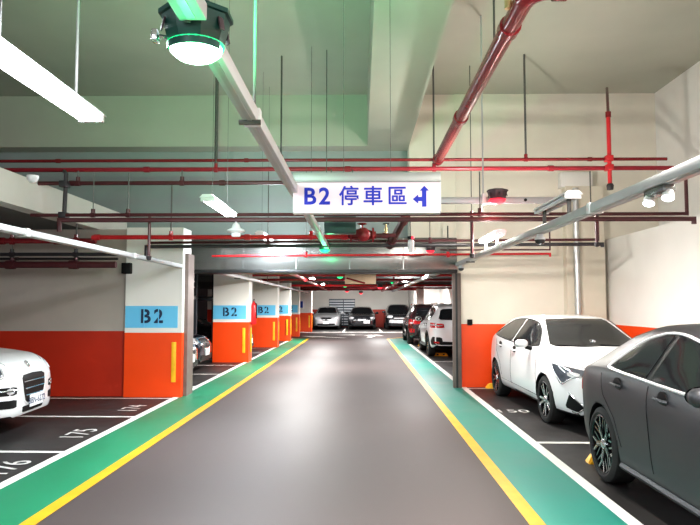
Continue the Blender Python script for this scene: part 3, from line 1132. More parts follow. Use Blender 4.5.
# short bar that carries the red lamp
xa_, xb_ = at(440, 199, Y=Y9 + .2).x, at(555, 198, Y=Y9 + .2).x
t = thing('cable_trunking', 'short level bar of pale trunking carrying the red lamp beside the sign', 'cable trunking', (xa_, Y9 + .22, zr))
bm = B()
box(bm, xa_, xb_, Y9 + .18, Y9 + .26, zr - .045, zr + .045, bev=.008)
obj('channel', bm, M['tray'], t)
xx = at(483.5, 198, Y=Y9 + .2).x
bm = B()
box(bm, xx - .03, xx + .03, Y9 + .15, Y9 + .28, zr - .06, zr + .09, bev=.008)
obj('joint_clip', bm, M['fix'], t)
bm = B()
tube(bm, [(xx, Y9 + .22, zr + .08), (xx, Y9 + .22, ZC)], .012, 6)
obj('hanger_rod', bm, M['tray'], t)
bm = B()
xx = at(525, 198, Y=Y9 + .2).x
lathe(bm, [(0, 0), (.022, 0), (.022, .012), (0, .012)], T(xx, Y9 + .18, zr) @ Matrix.Rotation(PI / 2, 4, 'X'), n=10)
obj('end_knob', bm, M['black'], t)

# ------------------------------------------------------------------ the hanging sign
YS = 5.45
a = at(293.5, 212.5, Y=YS)
b_ = at(440.5, 210.5, Y=YS)
ztop_s = at(367, 172.5, Y=YS).z
zface = at(367, 182, Y=YS).z
zbot = a.z
sg = thing('hanging_sign', 'white hanging sign with blue lettering and turn arrow over the lane', 'sign', ((a.x + b_.x) / 2, YS + .05, zbot))
bm = B()
box(bm, a.x, b_.x, YS, YS + .1, zbot, zface, bev=.006)
obj('light_panel', bm, M['sign_face'], sg)
bm = B()
box(bm, a.x - .004, b_.x + .004, YS - .012, YS + .112, zface, ztop_s, bev=.005)
box(bm, a.x - .004, b_.x + .004, YS - .02, YS + .12, zface + .0, zface + .012, bev=.002)
obj('top_rail', bm, M['sign_frame'], sg)
bm = B()
box(bm, a.x - .005, a.x + .006, YS - .006, YS + .106, zbot - .004, zface)
box(bm, b_.x - .006, b_.x + .005, YS - .006, YS + .106, zbot - .004, zface)
box(bm, a.x - .005, b_.x + .005, YS - .006, YS + .106, zbot - .006, zbot + .006)
obj_each('edge_frame', bm, M['fix'], sg, smooth=0)


def sx(px):
    return at(px, 197, Y=YS).x


def sz(py):
    return at(367, py, Y=YS).z


bm = B()
zc_ = sz(197)
hB = sz(188.5) - sz(205.5)
for ch, px in (('B', 309.7), ('2', 324.5)):
    bm = B()
    text_bm(bm, ch, hB / .727, T(sx(px), YS - .003, zc_) @ FACE_CAM, depth=.002, bold=hB * .03)
    obj('sign_letter', bm, M['sign_blue'], sg, smooth=0, label='bold blue character ' + ch)
for ch, px in (('停', 349), ('車', 373), ('區', 397.3)):
    bm = B()
    text_bm(bm, ch, hB * 1.2, T(sx(px), YS - .003, zc_ - .002) @ FACE_CAM, depth=.002, bold=hB * .016)
    obj('sign_character', bm, M['sign_blue'], sg, smooth=0, label='blue Chinese character ' + ch)
bm = B()
prs = [(422, 206.8), (426.4, 206.8), (426.4, 190.8), (429, 190.8), (424.3, 186), (419.8, 190.8), (422, 190.8), (422, 197.1), (418.2, 197.1), (418.2, 194.6), (412.8, 199.2), (418.2, 203.8), (418.2, 201.2), (422, 201.2)]
lo = [bm.verts.new((sx(x), YS - .005, sz(y))) for x, y in prs]
hi = [bm.verts.new((sx(x), YS - .0, sz(y))) for x, y in prs]
bm.faces.new(lo)
for i in range(len(prs)):
    j = (i + 1) % len(prs)
    bm.faces.new((lo[i], hi[i], hi[j], lo[j]))
obj('turn_arrow', bm, M['sign_blue'], sg, smooth=0)
for x in (sx(343.5), sx(391)):
    bm = B()
    zt = ZBEAM if x0 - .01 < x < XB1 else ZC
    tube(bm, [(x, YS + .05, ztop_s), (x, YS + .05, zt)], .0025, 6)
    obj('hanger_rod', bm, M['rod'], sg)

# ------------------------------------------------------------------ wheel stops
for (px, py), rz, lab in (((491.5, 388.5), 0, 'yellow wheel stop behind the rear wheel of the white hatchback'), ((592, 463), 0, 'yellow wheel stop behind the rear wheel of the grey coupe'),
                          ((440, 356), 0, 'yellow wheel stop under the rear of the white crossover'), ((423.5, 346), 0, 'far yellow wheel stop under the dark crossover')):
    g = at(px, py, Z=0)
    Ls = .55 if py != 463 else .3
    t = thing('wheel_stop', lab, 'wheel stop', (g.x, g.y, 0), group='yellow wheel stops')
    bm = B()
    x_0, x_1 = (g.x - .12, g.x + .42) if py < 400 else (g.x - .06, g.x + .45)
    if py < 360:
        x_0, x_1 = g.x - .22, g.x + .25
    lo = [(x_0, g.y - .07, 0), (x_1, g.y - .07, 0), (x_1, g.y + .07, 0), (x_0, g.y + .07, 0)]
    hi = [(x_0 + .06, g.y - .04, .1), (x_1 - .06, g.y - .04, .1), (x_1 - .06, g.y + .04, .1), (x_0 + .06, g.y + .04, .1)]
    lv = [bm.verts.new(p) for p in lo]
    hv = [bm.verts.new(p) for p in hi]
    bm.faces.new(hv)
    bm.faces.new(lv[::-1])
    for i in range(4):
        bm.faces.new((lv[i], lv[(i + 1) % 4], hv[(i + 1) % 4], hv[i]))
    bmesh.ops.bevel(bm, geom=list(bm.edges), offset=.015, segments=2, affect='EDGES')
    obj('block', bm, M['stop_yellow'], t)
    bm = B()
    for fx in (.3, .7):
        xq = x_0 + (x_1 - x_0) * fx
        box(bm, xq - .03, xq + .03, g.y - .062, g.y - .05, .02, .075)
    obj('reflector', bm, M['black'], t)

# ------------------------------------------------------------------ cars
def pl(tab, x):
    """piecewise linear table with x descending (front to rear)."""
    if x >= tab[0][0]:
        return tab[0][1]
    for (xa, a), (xb, b) in zip(tab, tab[1:]):
        if x >= xb:
            return a + (b - a) * (xa - x) / (xa - xb + 1e-9)
    return tab[-1][1]


def sm(tab, x, d):
    return sum(pl(tab, x + k * d / 3) for k in (-3, -2, -1, 0, 1, 2, 3)) / 7


def bspline(pts, n):
    P = [pts[0], pts[0]] + list(pts) + [pts[-1], pts[-1]]
    segs = len(P) - 3
    out = []
    for i in range(n):
        t = i / (n - 1) * segs
        k = min(int(t), segs - 1)
        u = t - k
        b = ((1 - u) ** 3 / 6, (3 * u ** 3 - 6 * u * u + 4) / 6, (-3 * u ** 3 + 3 * u * u + 3 * u + 1) / 6, u ** 3 / 6)
        out.append((sum(b[j] * P[k + j][0] for j in range(4)), sum(b[j] * P[k + j][1] for j in range(4))))
    return out


def chaikin(p, it=2, q=.22):
    for _ in range(it):
        o = []
        for i in range(len(p)):
            a, b = p[i], p[(i + 1) % len(p)]
            o.append(a.lerp(b, q))
            o.append(a.lerp(b, 1 - q))
        p = o
    return p


class Car:
    def __init__(s, spec, ns=72, nr=34):
        s.__dict__.update(spec)
        s.Wh = s.W / 2
        s.root = None
        bm = bmesh.new()
        rings = []
        Lh = s.L / 2
        xs = [Lh * math.cos(PI * i / (ns - 1)) * .45 + .55 * (Lh - s.L * i / (ns - 1)) for i in range(ns)]
        for x in xs:
            half = s.half(x, nr)
            ring = half + [(-y, z) for y, z in half[-2:0:-1]]
            rings.append((x, ring))

        def cap(x, ring, sg):
            cz = sum(z for y, z in ring) / len(ring)
            return [(x + sg * b, [(y * k, cz + (z - cz) * k) for y, z in ring]) for k, b in ((.93, .012), (.75, .022), (.5, .028), (.22, .03))]
        f = cap(*rings[0], 1)[::-1]
        r = cap(*rings[-1], -1)
        allr = f + rings + r
        vr = [[bm.verts.new((x, y, z)) for y, z in rg] for x, rg in allr]
        n = len(vr[0])
        for a, b in zip(vr, vr[1:]):
            for j in range(n):
                bm.faces.new((a[j], a[(j + 1) % n], b[(j + 1) % n], b[j]))
        bm.faces.new(vr[0][::-1])
        bm.faces.new(vr[-1])
        bmesh.ops.recalc_face_normals(bm, faces=bm.faces)
        s.bm = bm
        s.bvh = BVHTree.FromBMesh(bm)

    def half(s, x, n):
        w = s.Wh * sm(s.plan, x, .05)
        zt = sm(s.top, x, s.__dict__.get('smooth', .07))
        zb = sm(s.bot, x, .06)
        zs = min(sm(s.belt, x, .15), zt - .045)
        g = zt - zs
        rr = sm(s.roofw, x, .12)
        h = zs - zb
        sd = s.__dict__.get('side', (.975, 1.0, .995, .965))
        e = .93
        cr = s.__dict__.get('crown', .006)
        pts = [(0, zb), (.5 * w, zb), (.8 * w, zb), (.93 * w, zb + .015), (sd[0] * w, zb + .10 * h + .02), (sd[1] * w, zb + .36 * h), (sd[1] * w, zb + .55 * h), (sd[2] * w, zb + .80 * h),
               (sd[3] * w, zs - .02), (sd[3] * w * .985, zs + .01 * g)]
        m0 = (e * w, zs + .10 * g)
        m1 = (rr * w, zt - .14 * g - .012)
        pts += [m0, ((m0[0] * .6 + m1[0] * .4), m0[1] * .6 + m1[1] * .4), ((m0[0] * .25 + m1[0] * .75), m0[1] * .25 + m1[1] * .75), m1, (rr * w * .93, zt - .035 * g - cr * 1.6), (rr * w * .72, zt - cr), (rr * w * .36, zt - cr * .3), (0, zt)]
        return bspline(pts, n)

    # ---- build
    def build(s, name, label, cat, loc, rotz, group=None, paint='white_car'):
        s.root = thing(name, label, cat, loc, rotz, group)
        tmp = bpy.data.meshes.new('tmp')
        s.bm.to_mesh(tmp)
        ob = bpy.data.objects.new('tmp', tmp)
        COL.objects.link(ob)
        cut = bmesh.new()
        ra = s.Rw + s.gap
        for xa in s.axles:
            for sg in (1, -1):
                y0, y1 = sg * (s.Wh - .27), sg * (s.Wh + .15)
                lathe(cut, [(0, 0), (ra, 0), (ra, .42), (0, .42)], T(xa, min(y0, y1), s.Rw) @ Matrix.Rotation(-PI / 2, 4, 'X'), n=40)
        bmesh.ops.recalc_face_normals(cut, faces=cut.faces)
        cm = bpy.data.meshes.new('cut')
        cut.to_mesh(cm)
        cut.free()
        co = bpy.data.objects.new('cut', cm)
        COL.objects.link(co)
        md = ob.modifiers.new('b', 'BOOLEAN')
        md.operation = 'DIFFERENCE'
        md.object = co
        md.solver = 'EXACT'
        dg = bpy.context.evaluated_depsgraph_get()
        me = bpy.data.meshes.new_from_object(ob.evaluated_get(dg))
        b = bmesh.new()
        b.from_mesh(me)
        for o in (ob, co):
            bpy.data.objects.remove(o)
        for m_ in (me, tmp, cm):
            bpy.data.meshes.remove(m_)
        for f in b.faces:
            c = f.calc_center_median()
            f.material_index = 0
            for xa in s.axles:
                if math.hypot(c.x - xa, c.z - s.Rw) < ra + .003 and abs(c.y) < s.Wh * 1.05:
                    f.material_index = 1
            if f.normal.z < -.6 and c.z < .4:
                f.material_index = 1
        body = obj('body_shell', b, [M[paint], M['black']], s.root, smooth=40, local=True)
        s.body = body
        return s

    def ray(s, p, d):
        h = s.bvh.ray_cast(p + d * 6, -d)
        if h[0] is None:
            h = s.bvh.find_nearest(p)
        n = h[1]
        return h[0], n

    def poly(s, name, pts, d, m, off=.006, grid=.07, ch=0, mirror=False, parent=None, label=None, q=.22):
        out = []
        for sg in ((1, -1) if mirror else (1,)):
            P = [Vector((p[0], p[1] * sg, p[2])) for p in pts]
            D = Vector((d[0], d[1] * sg, d[2])).normalized()
            if ch:
                P = chaikin(P, ch, q)
            up = Vector((0, 0, 1)) if abs(D.z) < .9 else Vector((1, 0, 0))
            u = up.cross(D).normalized()
            v = D.cross(u).normalized()
            c2 = [Vector((p.dot(u), p.dot(v))) for p in P]
            # densify the outline
            o2 = []
            for i in range(len(c2)):
                a, b = c2[i], c2[(i + 1) % len(c2)]
                k = max(1, int((b - a).length / grid))
                for j in range(k):
                    o2.append(a.lerp(b, j / k))
            nb = len(o2)
            x0, x1 = min(p.x for p in o2), max(p.x for p in o2)
            y0, y1 = min(p.y for p in o2), max(p.y for p in o2)
            co = list(o2)

            def inside(p):
                r = False
                for i in range(nb):
                    a, b = o2[i], o2[i - 1]
                    if (a.y > p.y) != (b.y > p.y) and p.x < (b.x - a.x) * (p.y - a.y) / (b.y - a.y) + a.x:
                        r = not r
                return r
            yy = y0 + grid * .5
            while yy < y1:
                xx = x0 + grid * .5
                while xx < x1:
                    p = Vector((xx, yy))
                    if inside(p) and min((p - q_).length for q_ in o2) > grid * .35:
                        co.append(p)
                    xx += grid
                yy += grid
            ed = [(i, (i + 1) % nb) for i in range(nb)]
            r = delaunay_2d_cdt(co, ed, [], 1, 1e-5)
            bm = bmesh.new()
            vs = []
            for p in r[0]:
                h, n = s.ray(u * p.x + v * p.y, D)
                if n.dot(D) < 0:
                    n = -n
                vs.append(bm.verts.new(h + n * off))
            for f in r[2]:
                try:
                    bm.faces.new([vs[i] for i in f])
                except ValueError:
                    pass
            bmesh.ops.recalc_face_normals(bm, faces=bm.faces)
            if bm.faces and sum((f.normal.dot(D) for f in bm.faces)) < 0:
                bmesh.ops.reverse_faces(bm, faces=bm.faces)
            be = [e for e in bm.edges if e.is_boundary]
            g = bmesh.ops.extrude_edge_only(bm, edges=be)
            nv = [x for x in g['geom'] if isinstance(x, bmesh.types.BMVert)]
            bmesh.ops.translate(bm, verts=nv, vec=-D * (off + .012))
            out.append(obj(name, bm, M[m], parent or s.root, smooth=50, local=True, label=label))
        return out

    def line(s, name, pts, d, m, r=.004, mirror=True, parent=None, closed=False, step=.05, off=0.):
        for sg in ((1, -1) if mirror else (1,)):
            D = Vector((d[0], d[1] * sg, d[2])).normalized()
            P = [Vector((p[0], p[1] * sg, p[2])) for p in pts]
            if closed:
                P = chaikin(P, 1)
                P.append(P[0].copy())
            Q = []
            for a, b in zip(P, P[1:]):
                k = max(1, int((b - a).length / step))
                for j in range(k):
                    Q.append(a.lerp(b, j / k))
            Q.append(P[-1])
            W = []
            for p in Q:
                h, n = s.ray(p - D * p.dot(D), D)
                W.append(h + n * off)
            W = [w for i, w in enumerate(W) if i == 0 or (w - W[i - 1]).length > 1e-4]
            bm = bmesh.new()
            tube(bm, W, r, 6)
            obj(name, bm, M[m], parent or s.root, local=True)

    def handle(s, x, z, m='chrome', L=.1):
        for sg in (1, -1):
            h, n = s.ray(Vector((x, 0, z)), Vector((0, sg, 0)))
            bm = bmesh.new()
            lathe(bm, [(0, -.006), (.064, -.006), (.064, .005), (0, .007)], T(h.x, h.y, h.z) @ Matrix.Rotation(-sg * PI / 2, 4, 'X') @ Matrix.Diagonal((1.2, 1.0, 1, 1)), n=18)
            cup = obj('handle_cup', bm, M['black'], s.root, local=True)
            bm = bmesh.new()
            tube(bm, [(h.x - L, h.y + sg * .012, h.z + .004), (h.x - L * .7, h.y + sg * .035, h.z + .006), (h.x + L * .7, h.y + sg * .035, h.z + .0), (h.x + L, h.y + sg * .01, h.z - .004)], .014, 8)
            obj('door_handle', bm, M[m], s.root, local=True)

    def mirror(s, x, z, m, yo=.0, sc=1.):
        for sg in (1, -1):
            h, n = s.ray(Vector((x, 0, z - .05)), Vector((0, sg, 0)))
            bm = bmesh.new()
            y = h.y + sg * (.14 + yo)
            lathe(bm, [(0, -.11), (.05, -.105), (.08, -.07), (.088, 0), (.08, .07), (.05, .105), (0, .11)], T(x, y, z + .03) @ Matrix.Rotation(PI / 2, 4, 'X') @ Matrix.Diagonal((1.0 * sc, .85 * sc, sc, 1)), n=20)
            o = obj('door_mirror', bm, M[m], s.root, local=True, smooth=60)
            bm = bmesh.new()
            tube(bm, [(x + .02, h.y - sg * .01, z - .045), (x + .02, h.y + sg * .09, z - .02)], .026, 8)
            obj('mirror_arm', bm, M['black'], o, local=True)
            bm = bmesh.new()
            lathe(bm, [(0, 0), (.07, 0), (.075, -.01)], T(x - .084 * sc, y, z + .03) @ Matrix.Rotation(-PI / 2, 4, 'Y') @ Matrix.Diagonal((.82, 1.25, 1, 1)), n=18)
            obj('mirror_glass', bm, M['glass'], o, local=True)

    def wheels(s, style='split', w=.215, rim='black_alloy', face='alloy', rr=None, inset=.02):
        R_ = s.Rw
        rr = rr or R_ * .70
        RX = Matrix.Rotation(-PI / 2, 4, 'X')
        proto = None
        for xa in s.axles:
            for sg in (1, -1):
                y = sg * (s.Wh - inset - w / 2)
                if proto is None:
                    bm = bmesh.new()
                    lathe(bm, [(rr - .01, -w / 2), (R_ - .03, -w / 2), (R_ - .005, -w / 2 + .02), (R_, -w / 2 + .045), (R_, w / 2 - .045), (R_ - .005, w / 2 - .02), (R_ - .03, w / 2 - .002), (rr + .02, w / 2 + .004), (rr, w / 2 - .004), (rr - .005, w / 2 - .03), (rr - .012, -w / 2)], RX, n=48)
                    wh = obj('wheel', bm, M['rubber'], s.root, local=True)
                    bm = bmesh.new()
                    lathe(bm, [(rr - .001, w / 2 - .006), (rr - .012, w / 2 - .002), (rr - .02, w / 2 - .012), (rr - .022, w / 2 - .11), (0, w / 2 - .115)], RX, n=48, mi=0)
                    nsp = {'split': 5, 'twin': 5, 'multi': 10, 'plain': 7}[style]

                    def bar(a0, r0, a1, r1, w0, w1, yt, mi, th=.03):
                        p0 = Vector((math.cos(a0) * r0, 0, math.sin(a0) * r0))
                        p1 = Vector((math.cos(a1) * r1, 0, math.sin(a1) * r1))
                        dd = (p1 - p0).normalized()
                        nn = Vector((-dd.z, 0, dd.x))
                        q = [p0 - nn * w0, p0 + nn * w0, p1 + nn * w1, p1 - nn * w1]
                        top = [bm.verts.new(p + Vector((0, yt - (.012 if i < 2 else 0), 0))) for i, p in enumerate(q)]
                        bot = [bm.verts.new(p + Vector((0, yt - th, 0))) for p in q]
                        fs = [bm.faces.new(top), bm.faces.new(bot[::-1])]
                        for i in range(4):
                            fs.append(bm.faces.new((top[i], bot[i], bot[(i + 1) % 4], top[(i + 1) % 4])))
                        for f in fs:
                            f.material_index = mi
                    yt = w / 2 - .012
                    for k in range(nsp):
                        a = 2 * PI * k / nsp + .3
                        if style == 'split':
                            bar(a, .03, a, rr * .58, .028, .022, yt, 0)
                            for e in (-.26, .26):
                                bar(a + e * .1, rr * .52, a + e, rr - .012, .018, .014, yt, 0)
                                bar(a + e * .12, rr * .54, a + e, rr - .014, .006, .006, yt + .003, 1, .01)
                            for e in (-.55, .55):
                                bar(a + e * .2, rr * .3, a + e, rr - .014, .008, .008, yt - .004, 0)
                            bar(a, .05, a, rr * .52, .006, .005, yt + .003, 1, .01)
                        elif style == 'twin':
                            for e in (-.16, .16):
                                bar(a + e * .9, .04, a + e * 1.25, rr - .012, .024, .019, yt, 0)
                                bar(a + e * 1.1, .06, a + e * 1.35, rr - .016, .008, .009, yt + .003, 1, .01)
                        elif style == 'multi':
                            bar(a, .04, a, rr - .012, .014, .014, yt, 1)
                        else:
                            bar(a, .04, a, rr - .012, .035, .022, yt, 1)
                    lathe(bm, [(0, yt + .006), (.03, yt + .006), (.045, yt - .004), (.055, yt - .03)], RX, n=20, mi=1)
                    rm = obj('rim', bm, [M[rim], M[face]], wh, local=True)
                    proto = wh
                else:
                    wh = copy_tree(proto, s.root)
                wh.location = (xa, y, R_)
                wh.rotation_euler = (0, .7 * xa, 0) if sg > 0 else (0, .5 + xa, PI)

    def plate(s, x, z, rear=False, text=None, y=0., sc=1.):
        sg = -1 if rear else 1
        h, n = s.ray(Vector((0, y, z)), Vector((sg, 0, 0)))
        bm = bmesh.new()
        xx = h.x + sg * .012
        box(bm, xx - .008, xx + .008, y - .19 * sc, y + .19 * sc, z - .08 * sc, z + .08 * sc, bev=.005)
        p = obj('number_plate', bm, M['plate'], s.root, local=True)
        if text:
            bm = bmesh.new()
            fr = T(xx + sg * .009, y, z - .005) @ Matrix.Rotation(PI / 2 * sg, 4, 'Z') @ FACE_CAM
            text_bm(bm, text, .115 * sc, fr, depth=.001)
            obj('plate_lettering', bm, M['plate_ink'], p, smooth=0, local=True)
        return p

    def badge(s, x, z, d=(1, 0, 0), r=.045, m='chrome'):
        D = Vector(d).normalized()
        h, n = s.ray(Vector((x, 0, z)), D)
        bm = bmesh.new()
        q = Vector((0, 0, 1)).rotation_difference(n).to_matrix().to_4x4()
        lathe(bm, [(r * .6, 0), (r, 0), (r, .012), (r * .78, .016), (r * .72, .006), (r * .3, .006), (r * .2, .014), (0, .014)], T(*h) @ q, n=24)
        obj('badge', bm, M[m], s.root, local=True)


SIDE = (0, -1, 0)
FRONT = (1, 0, 0)
REAR = (-1, 0, 0)


def side(*p):
    return [(x, 0, z) for x, z in p]


def front(*p):
    return [(0, y, z) for y, z in p]


def sym(*p):
    """front polygon from its -y half, listed from the centre outward and back."""
    return [(0, y, z) for y, z in p] + [(0, -y, z) for y, z in reversed(p)]


# ---- hatchback, white
hatch = dict(L=4.37, W=1.75, Rw=.318, gap=.038, axles=(1.255, -1.385),
             top=[(2.185, .60), (2.15, .69), (2.05, .755), (1.8, .86), (1.45, .94), (1.08, .995), (.95, 1.015), (.2, 1.365), (-.05, 1.415), (-.4, 1.435), (-.9, 1.425), (-1.4, 1.385), (-1.68, 1.345), (-1.78, 1.29), (-1.98, 1.04), (-2.1, .96), (-2.16, .8), (-2.185, .62)],
             bot=[(2.185, .24), (2.0, .19), (1.5, .19), (-1.6, .20), (-2.0, .24), (-2.185, .34)],
             belt=[(2.2, .62), (1.9, .78), (1.4, .885), (.95, .955), (0, .985), (-1.0, 1.02), (-1.6, 1.06), (-1.9, .98), (-2.2, .8)],
             plan=[(2.185, .66), (2.15, .74), (2.05, .83), (1.9, .90), (1.6, .965), (1.25, .995), (.5, .985), (-.6, .985), (-1.35, 1.0), (-1.8, .95), (-2.05, .86), (-2.185, .74)],
             roofw=[(2.2, .80), (1.2, .80), (.95, .78), (.6, .73), (.2, .685), (-.3, .675), (-1.3, .655), (-1.7, .62), (-2.0, .70), (-2.2, .74)])


def hatch_details(c, paint):
    c.poly('windscreen', sym((-.0, 1.012), (-.57, 1.005), (-.63, 1.03), (-.565, 1.16), (-.465, 1.352), (-.43, 1.372), (0, 1.382)), FRONT, 'glass_grey', ch=1, q=.08, grid=.06)
    for nm, p in (('front_side_window', side((.80, .985), (.42, 1.22), (.22, 1.315), (-.06, 1.352), (-.33, 1.36), (-.37, 1.005))), ('rear_side_window', side((-.42, 1.01), (-.40, 1.36), (-.8, 1.352), (-1.05, 1.325), (-1.3, 1.225), (-1.52, 1.10), (-1.35, 1.07)))):
        c.poly(nm, p, SIDE, 'glass', off=.005, mirror=True, ch=1, q=.07)
    c.line('window_seal', side((.82, .975), (.4, 1.225), (.2, 1.325), (-.06, 1.362), (-.38, 1.37), (-.8, 1.362), (-1.07, 1.335), (-1.32, 1.235), (-1.57, 1.10), (-1.36, 1.06), (-.4, 1.0)), SIDE, 'black', .009, closed=True)
    for p in (((.98, .36), (.93, .60), (.93, .90)), ((-.40, .34), (-.38, 1.0)), ((-.95, .42), (-1.02, .62), (-1.25, .82), (-1.3, 1.02))):
        c.line('door_seam', side(*p), SIDE, 'black', .0035)
    c.line('sill_seam', side((.9, .33), (-.98, .36)), SIDE, 'black', .004)
    c.handle(-.2, .885, paint)
    c.handle(-1.02, .915, paint)
    c.mirror(.62, 1.0, paint, 0, .82)
    c.poly('headlamp', [(1.55, -.84, .83), (1.80, -.70, .795), (2.05, -.42, .735), (2.10, -.36, .70), (2.08, -.42, .675), (1.98, -.60, .685), (1.93, -.70, .665), (1.84, -.80, .585), (1.79, -.82, .60), (1.66, -.86, .74)], (.85, -.55, .1), 'head', mirror=True, off=.008, grid=.04)
    c.poly('projector_lens', [(1.86, -.735, .745), (1.97, -.60, .72), (1.96, -.61, .68), (1.88, -.72, .685)], (.85, -.55, .1), 'head_white', mirror=True, off=.013, grid=.03, ch=1)
    c.line('daylight_strip', [(1.57, -.86, .80), (1.68, -.85, .72), (1.82, -.81, .61), (1.86, -.79, .60), (1.95, -.69, .68), (2.0, -.6, .695)], (.85, -.55, .1), 'head_white', .007, step=.03, off=.012)
    c.poly('lower_grille', sym((0, .50), (-.50, .50), (-.62, .27), (-.55, .235), (0, .235)), FRONT, 'black', ch=1, q=.1)
    c.poly('upper_grille', sym((0, .70), (-.40, .685), (-.38, .655), (0, .66)), FRONT, 'black')
    c.poly('corner_vent', [(1.95, -.74, .49), (2.1, -.60, .33), (2.05, -.68, .27), (1.9, -.80, .31)], (.8, -.6, 0), 'black', mirror=True, ch=1, q=.12)
    c.line('corner_vent_trim', [(1.93, -.745, .50), (2.1, -.59, .335), (2.05, -.69, .255), (1.98, -.74, .27)], (.8, -.6, 0), 'chrome', .011, step=.03)
    c.badge(0, .735, (1, 0, .4))
    c.line('bonnet_seam', [(2.04, -.45, .73), (1.75, -.69, .83), (1.3, -.74, .92), (.98, -.72, .99)], (.15, -.1, 1), 'black', .004)
    c.poly('tail_lamp', [(-1.98, -.72, .90), (-2.1, -.40, .86), (-2.1, -.40, .78), (-1.9, -.78, .76)], (-.75, -.65, 0), 'tail', mirror=True)
    c.poly('rear_window', sym((0, 1.29), (-.48, 1.27), (-.56, 1.07), (0, 1.06)), REAR, 'glass')
    bm = bmesh.new()
    prism(bm, [(-1.42, -.012), (-1.25, -.014), (-1.25, .014), (-1.42, .012)], 1.385, 1.43)
    obj('roof_fin', bm, M[paint], c.root, local=True)
    for sg in (.0, .62):
        bm = bmesh.new()
        tube(bm, [(1.02, .62 - sg, 1.0), (.99, .3 - sg, 1.018), (.96, .06 - sg, 1.03)], .008, 6)
        obj('wiper', bm, M['black'], c.root, local=True)
    c.plate(2.2, .40, text=None)
    c.plate(-2.2, .55, rear=True)


c = Car(hatch, ns=84).build('hatchback_car', 'white hatchback with black split-spoke wheels parked along the right wall', 'car', (3.30, 10.26, 0), -PI / 2 + R(2.3), paint='white_car')
hatch_details(c, 'white_car')
c.wheels('twin', rr=.238)

# ---- coupe saloon, matte graphite
coupe = dict(L=4.64, W=1.80, Rw=.335, gap=.035, axles=(1.40, -1.30), crown=.012,
             top=[(2.32, .60), (2.28, .72), (2.1, .82), (1.6, .93), (1.05, .99), (.9, 1.01), (.2, 1.36), (-.1, 1.43), (-.4, 1.455), (-.8, 1.445), (-1.2, 1.36), (-1.55, 1.235), (-1.85, 1.105), (-2.05, 1.03), (-2.2, .995), (-2.26, .94), (-2.30, .78), (-2.32, .6)],
             bot=[(2.32, .24), (2.1, .17), (1.6, .17), (-1.6, .18), (-2.0, .24), (-2.32, .36)],
             belt=[(2.3, .64), (1.9, .80), (1.4, .875), (.9, .93), (0, .975), (-1.0, 1.01), (-1.6, 1.01), (-2.0, .97), (-2.3, .82)],
             plan=[(2.32, .66), (2.28, .75), (2.15, .84), (1.9, .92), (1.5, .985), (1.2, .995), (.4, .975), (-.5, .98), (-1.25, 1.0), (-1.7, .975), (-2.0, .90), (-2.2, .81), (-2.32, .70)],
             roofw=[(2.3, .80), (1.2, .80), (.9, .78), (.2, .71), (-.3, .69), (-.9, .68), (-1.4, .68), (-1.8, .72), (-2.3, .76)],
             side=(.965, .985, 1.0, .965))
c = Car(coupe, ns=84, nr=40).build('coupe_car', 'matte graphite grey coupe with chrome window line at the right edge', 'car', (3.07, 4.74, 0), -PI / 2, paint='matte_grey')
win = side((.86, .955), (.45, 1.165), (.12, 1.305), (-.2, 1.365), (-.46, 1.37), (-.72, 1.32), (-.92, 1.235), (-1.06, 1.135), (-1.16, 1.055), (-1.15, 1.035), (-1.0, 1.025), (-.4, 1.0), (.3, .975))
c.poly('window_surround', win, SIDE, 'black', off=.009, mirror=True, grid=.035)
c.poly('front_side_window', side((.74, .99), (.44, 1.15), (.12, 1.285), (-.2, 1.347), (-.27, 1.35), (-.33, 1.015), (.3, .99)), SIDE, 'glass', off=.015, mirror=True, grid=.035)
c.poly('rear_side_window', side((-.36, 1.352), (-.48, 1.352), (-.71, 1.303), (-.90, 1.22), (-1.03, 1.125), (-1.1, 1.06), (-1.0, 1.041), (-.42, 1.02)), SIDE, 'glass', off=.015, mirror=True, grid=.035)
c.line('chrome_window_line', win, SIDE, 'bright_trim', .013, closed=True, off=.012, step=.04)
for p in (((1.02, .34), (.95, .60), (.92, .93)), ((-.30, .32), (-.33, .60), (-.36, .97)), ((-.86, .40), (-.98, .62), (-1.2, .80), (-1.28, .98))):
    c.line('door_seam', side(*p), SIDE, 'black', .004)
c.line('side_skirt', side((1.0, .225), (0, .225), (-.92, .235)), SIDE, 'matte_grey', .03)
c.handle(-.10, .90, 'matte_grey', .095)
c.handle(-.90, .915, 'matte_grey', .095)
c.mirror(.70, 1.0, 'matte_grey', .0, .85)
c.poly('windscreen', sym((0, 1.03), (-.62, 1.02), (-.58, 1.14), (-.46, 1.33), (0, 1.36)), FRONT, 'glass', ch=1, q=.1)
c.poly('rear_window', sym((0, 1.33), (-.42, 1.30), (-.52, 1.13), (0, 1.12)), REAR, 'glass', ch=1, q=.1)
c.poly('tail_lamp', [(-1.95, -.82, .86), (-2.2, -.50, .86), (-2.25, -.45, .76), (-1.98, -.82, .72)], (-.7, -.7, 0), 'tail', mirror=True, ch=1)
c.poly('headlamp', [(1.6, -.86, .80), (2.1, -.5, .77), (2.15, -.5, .64), (1.9, -.8, .60)], (.8, -.6, 0), 'head', mirror=True, ch=1)
c.poly('grille', sym((0, .70), (-.42, .68), (-.36, .48), (0, .46)), FRONT, 'black', ch=1)
c.poly('lower_intake', sym((0, .38), (-.6, .38), (-.62, .26), (0, .25)), FRONT, 'black')
c.badge(0, .60, r=.08)
bm = bmesh.new()
sp = [c.ray(Vector((-2.17, y, 0)), Vector((0, 0, 1)))[0] + Vector((0, 0, .022)) for y in (-.62, -.4, 0, .4, .62)]
tube(bm, [sp[0] - Vector((0, .03, .03))] + sp + [sp[-1] + Vector((0, .03, -.03))], .02, 8)
obj('boot_spoiler', bm, M['matte_grey'], c.root, local=True)
c.plate(2.3, .36)
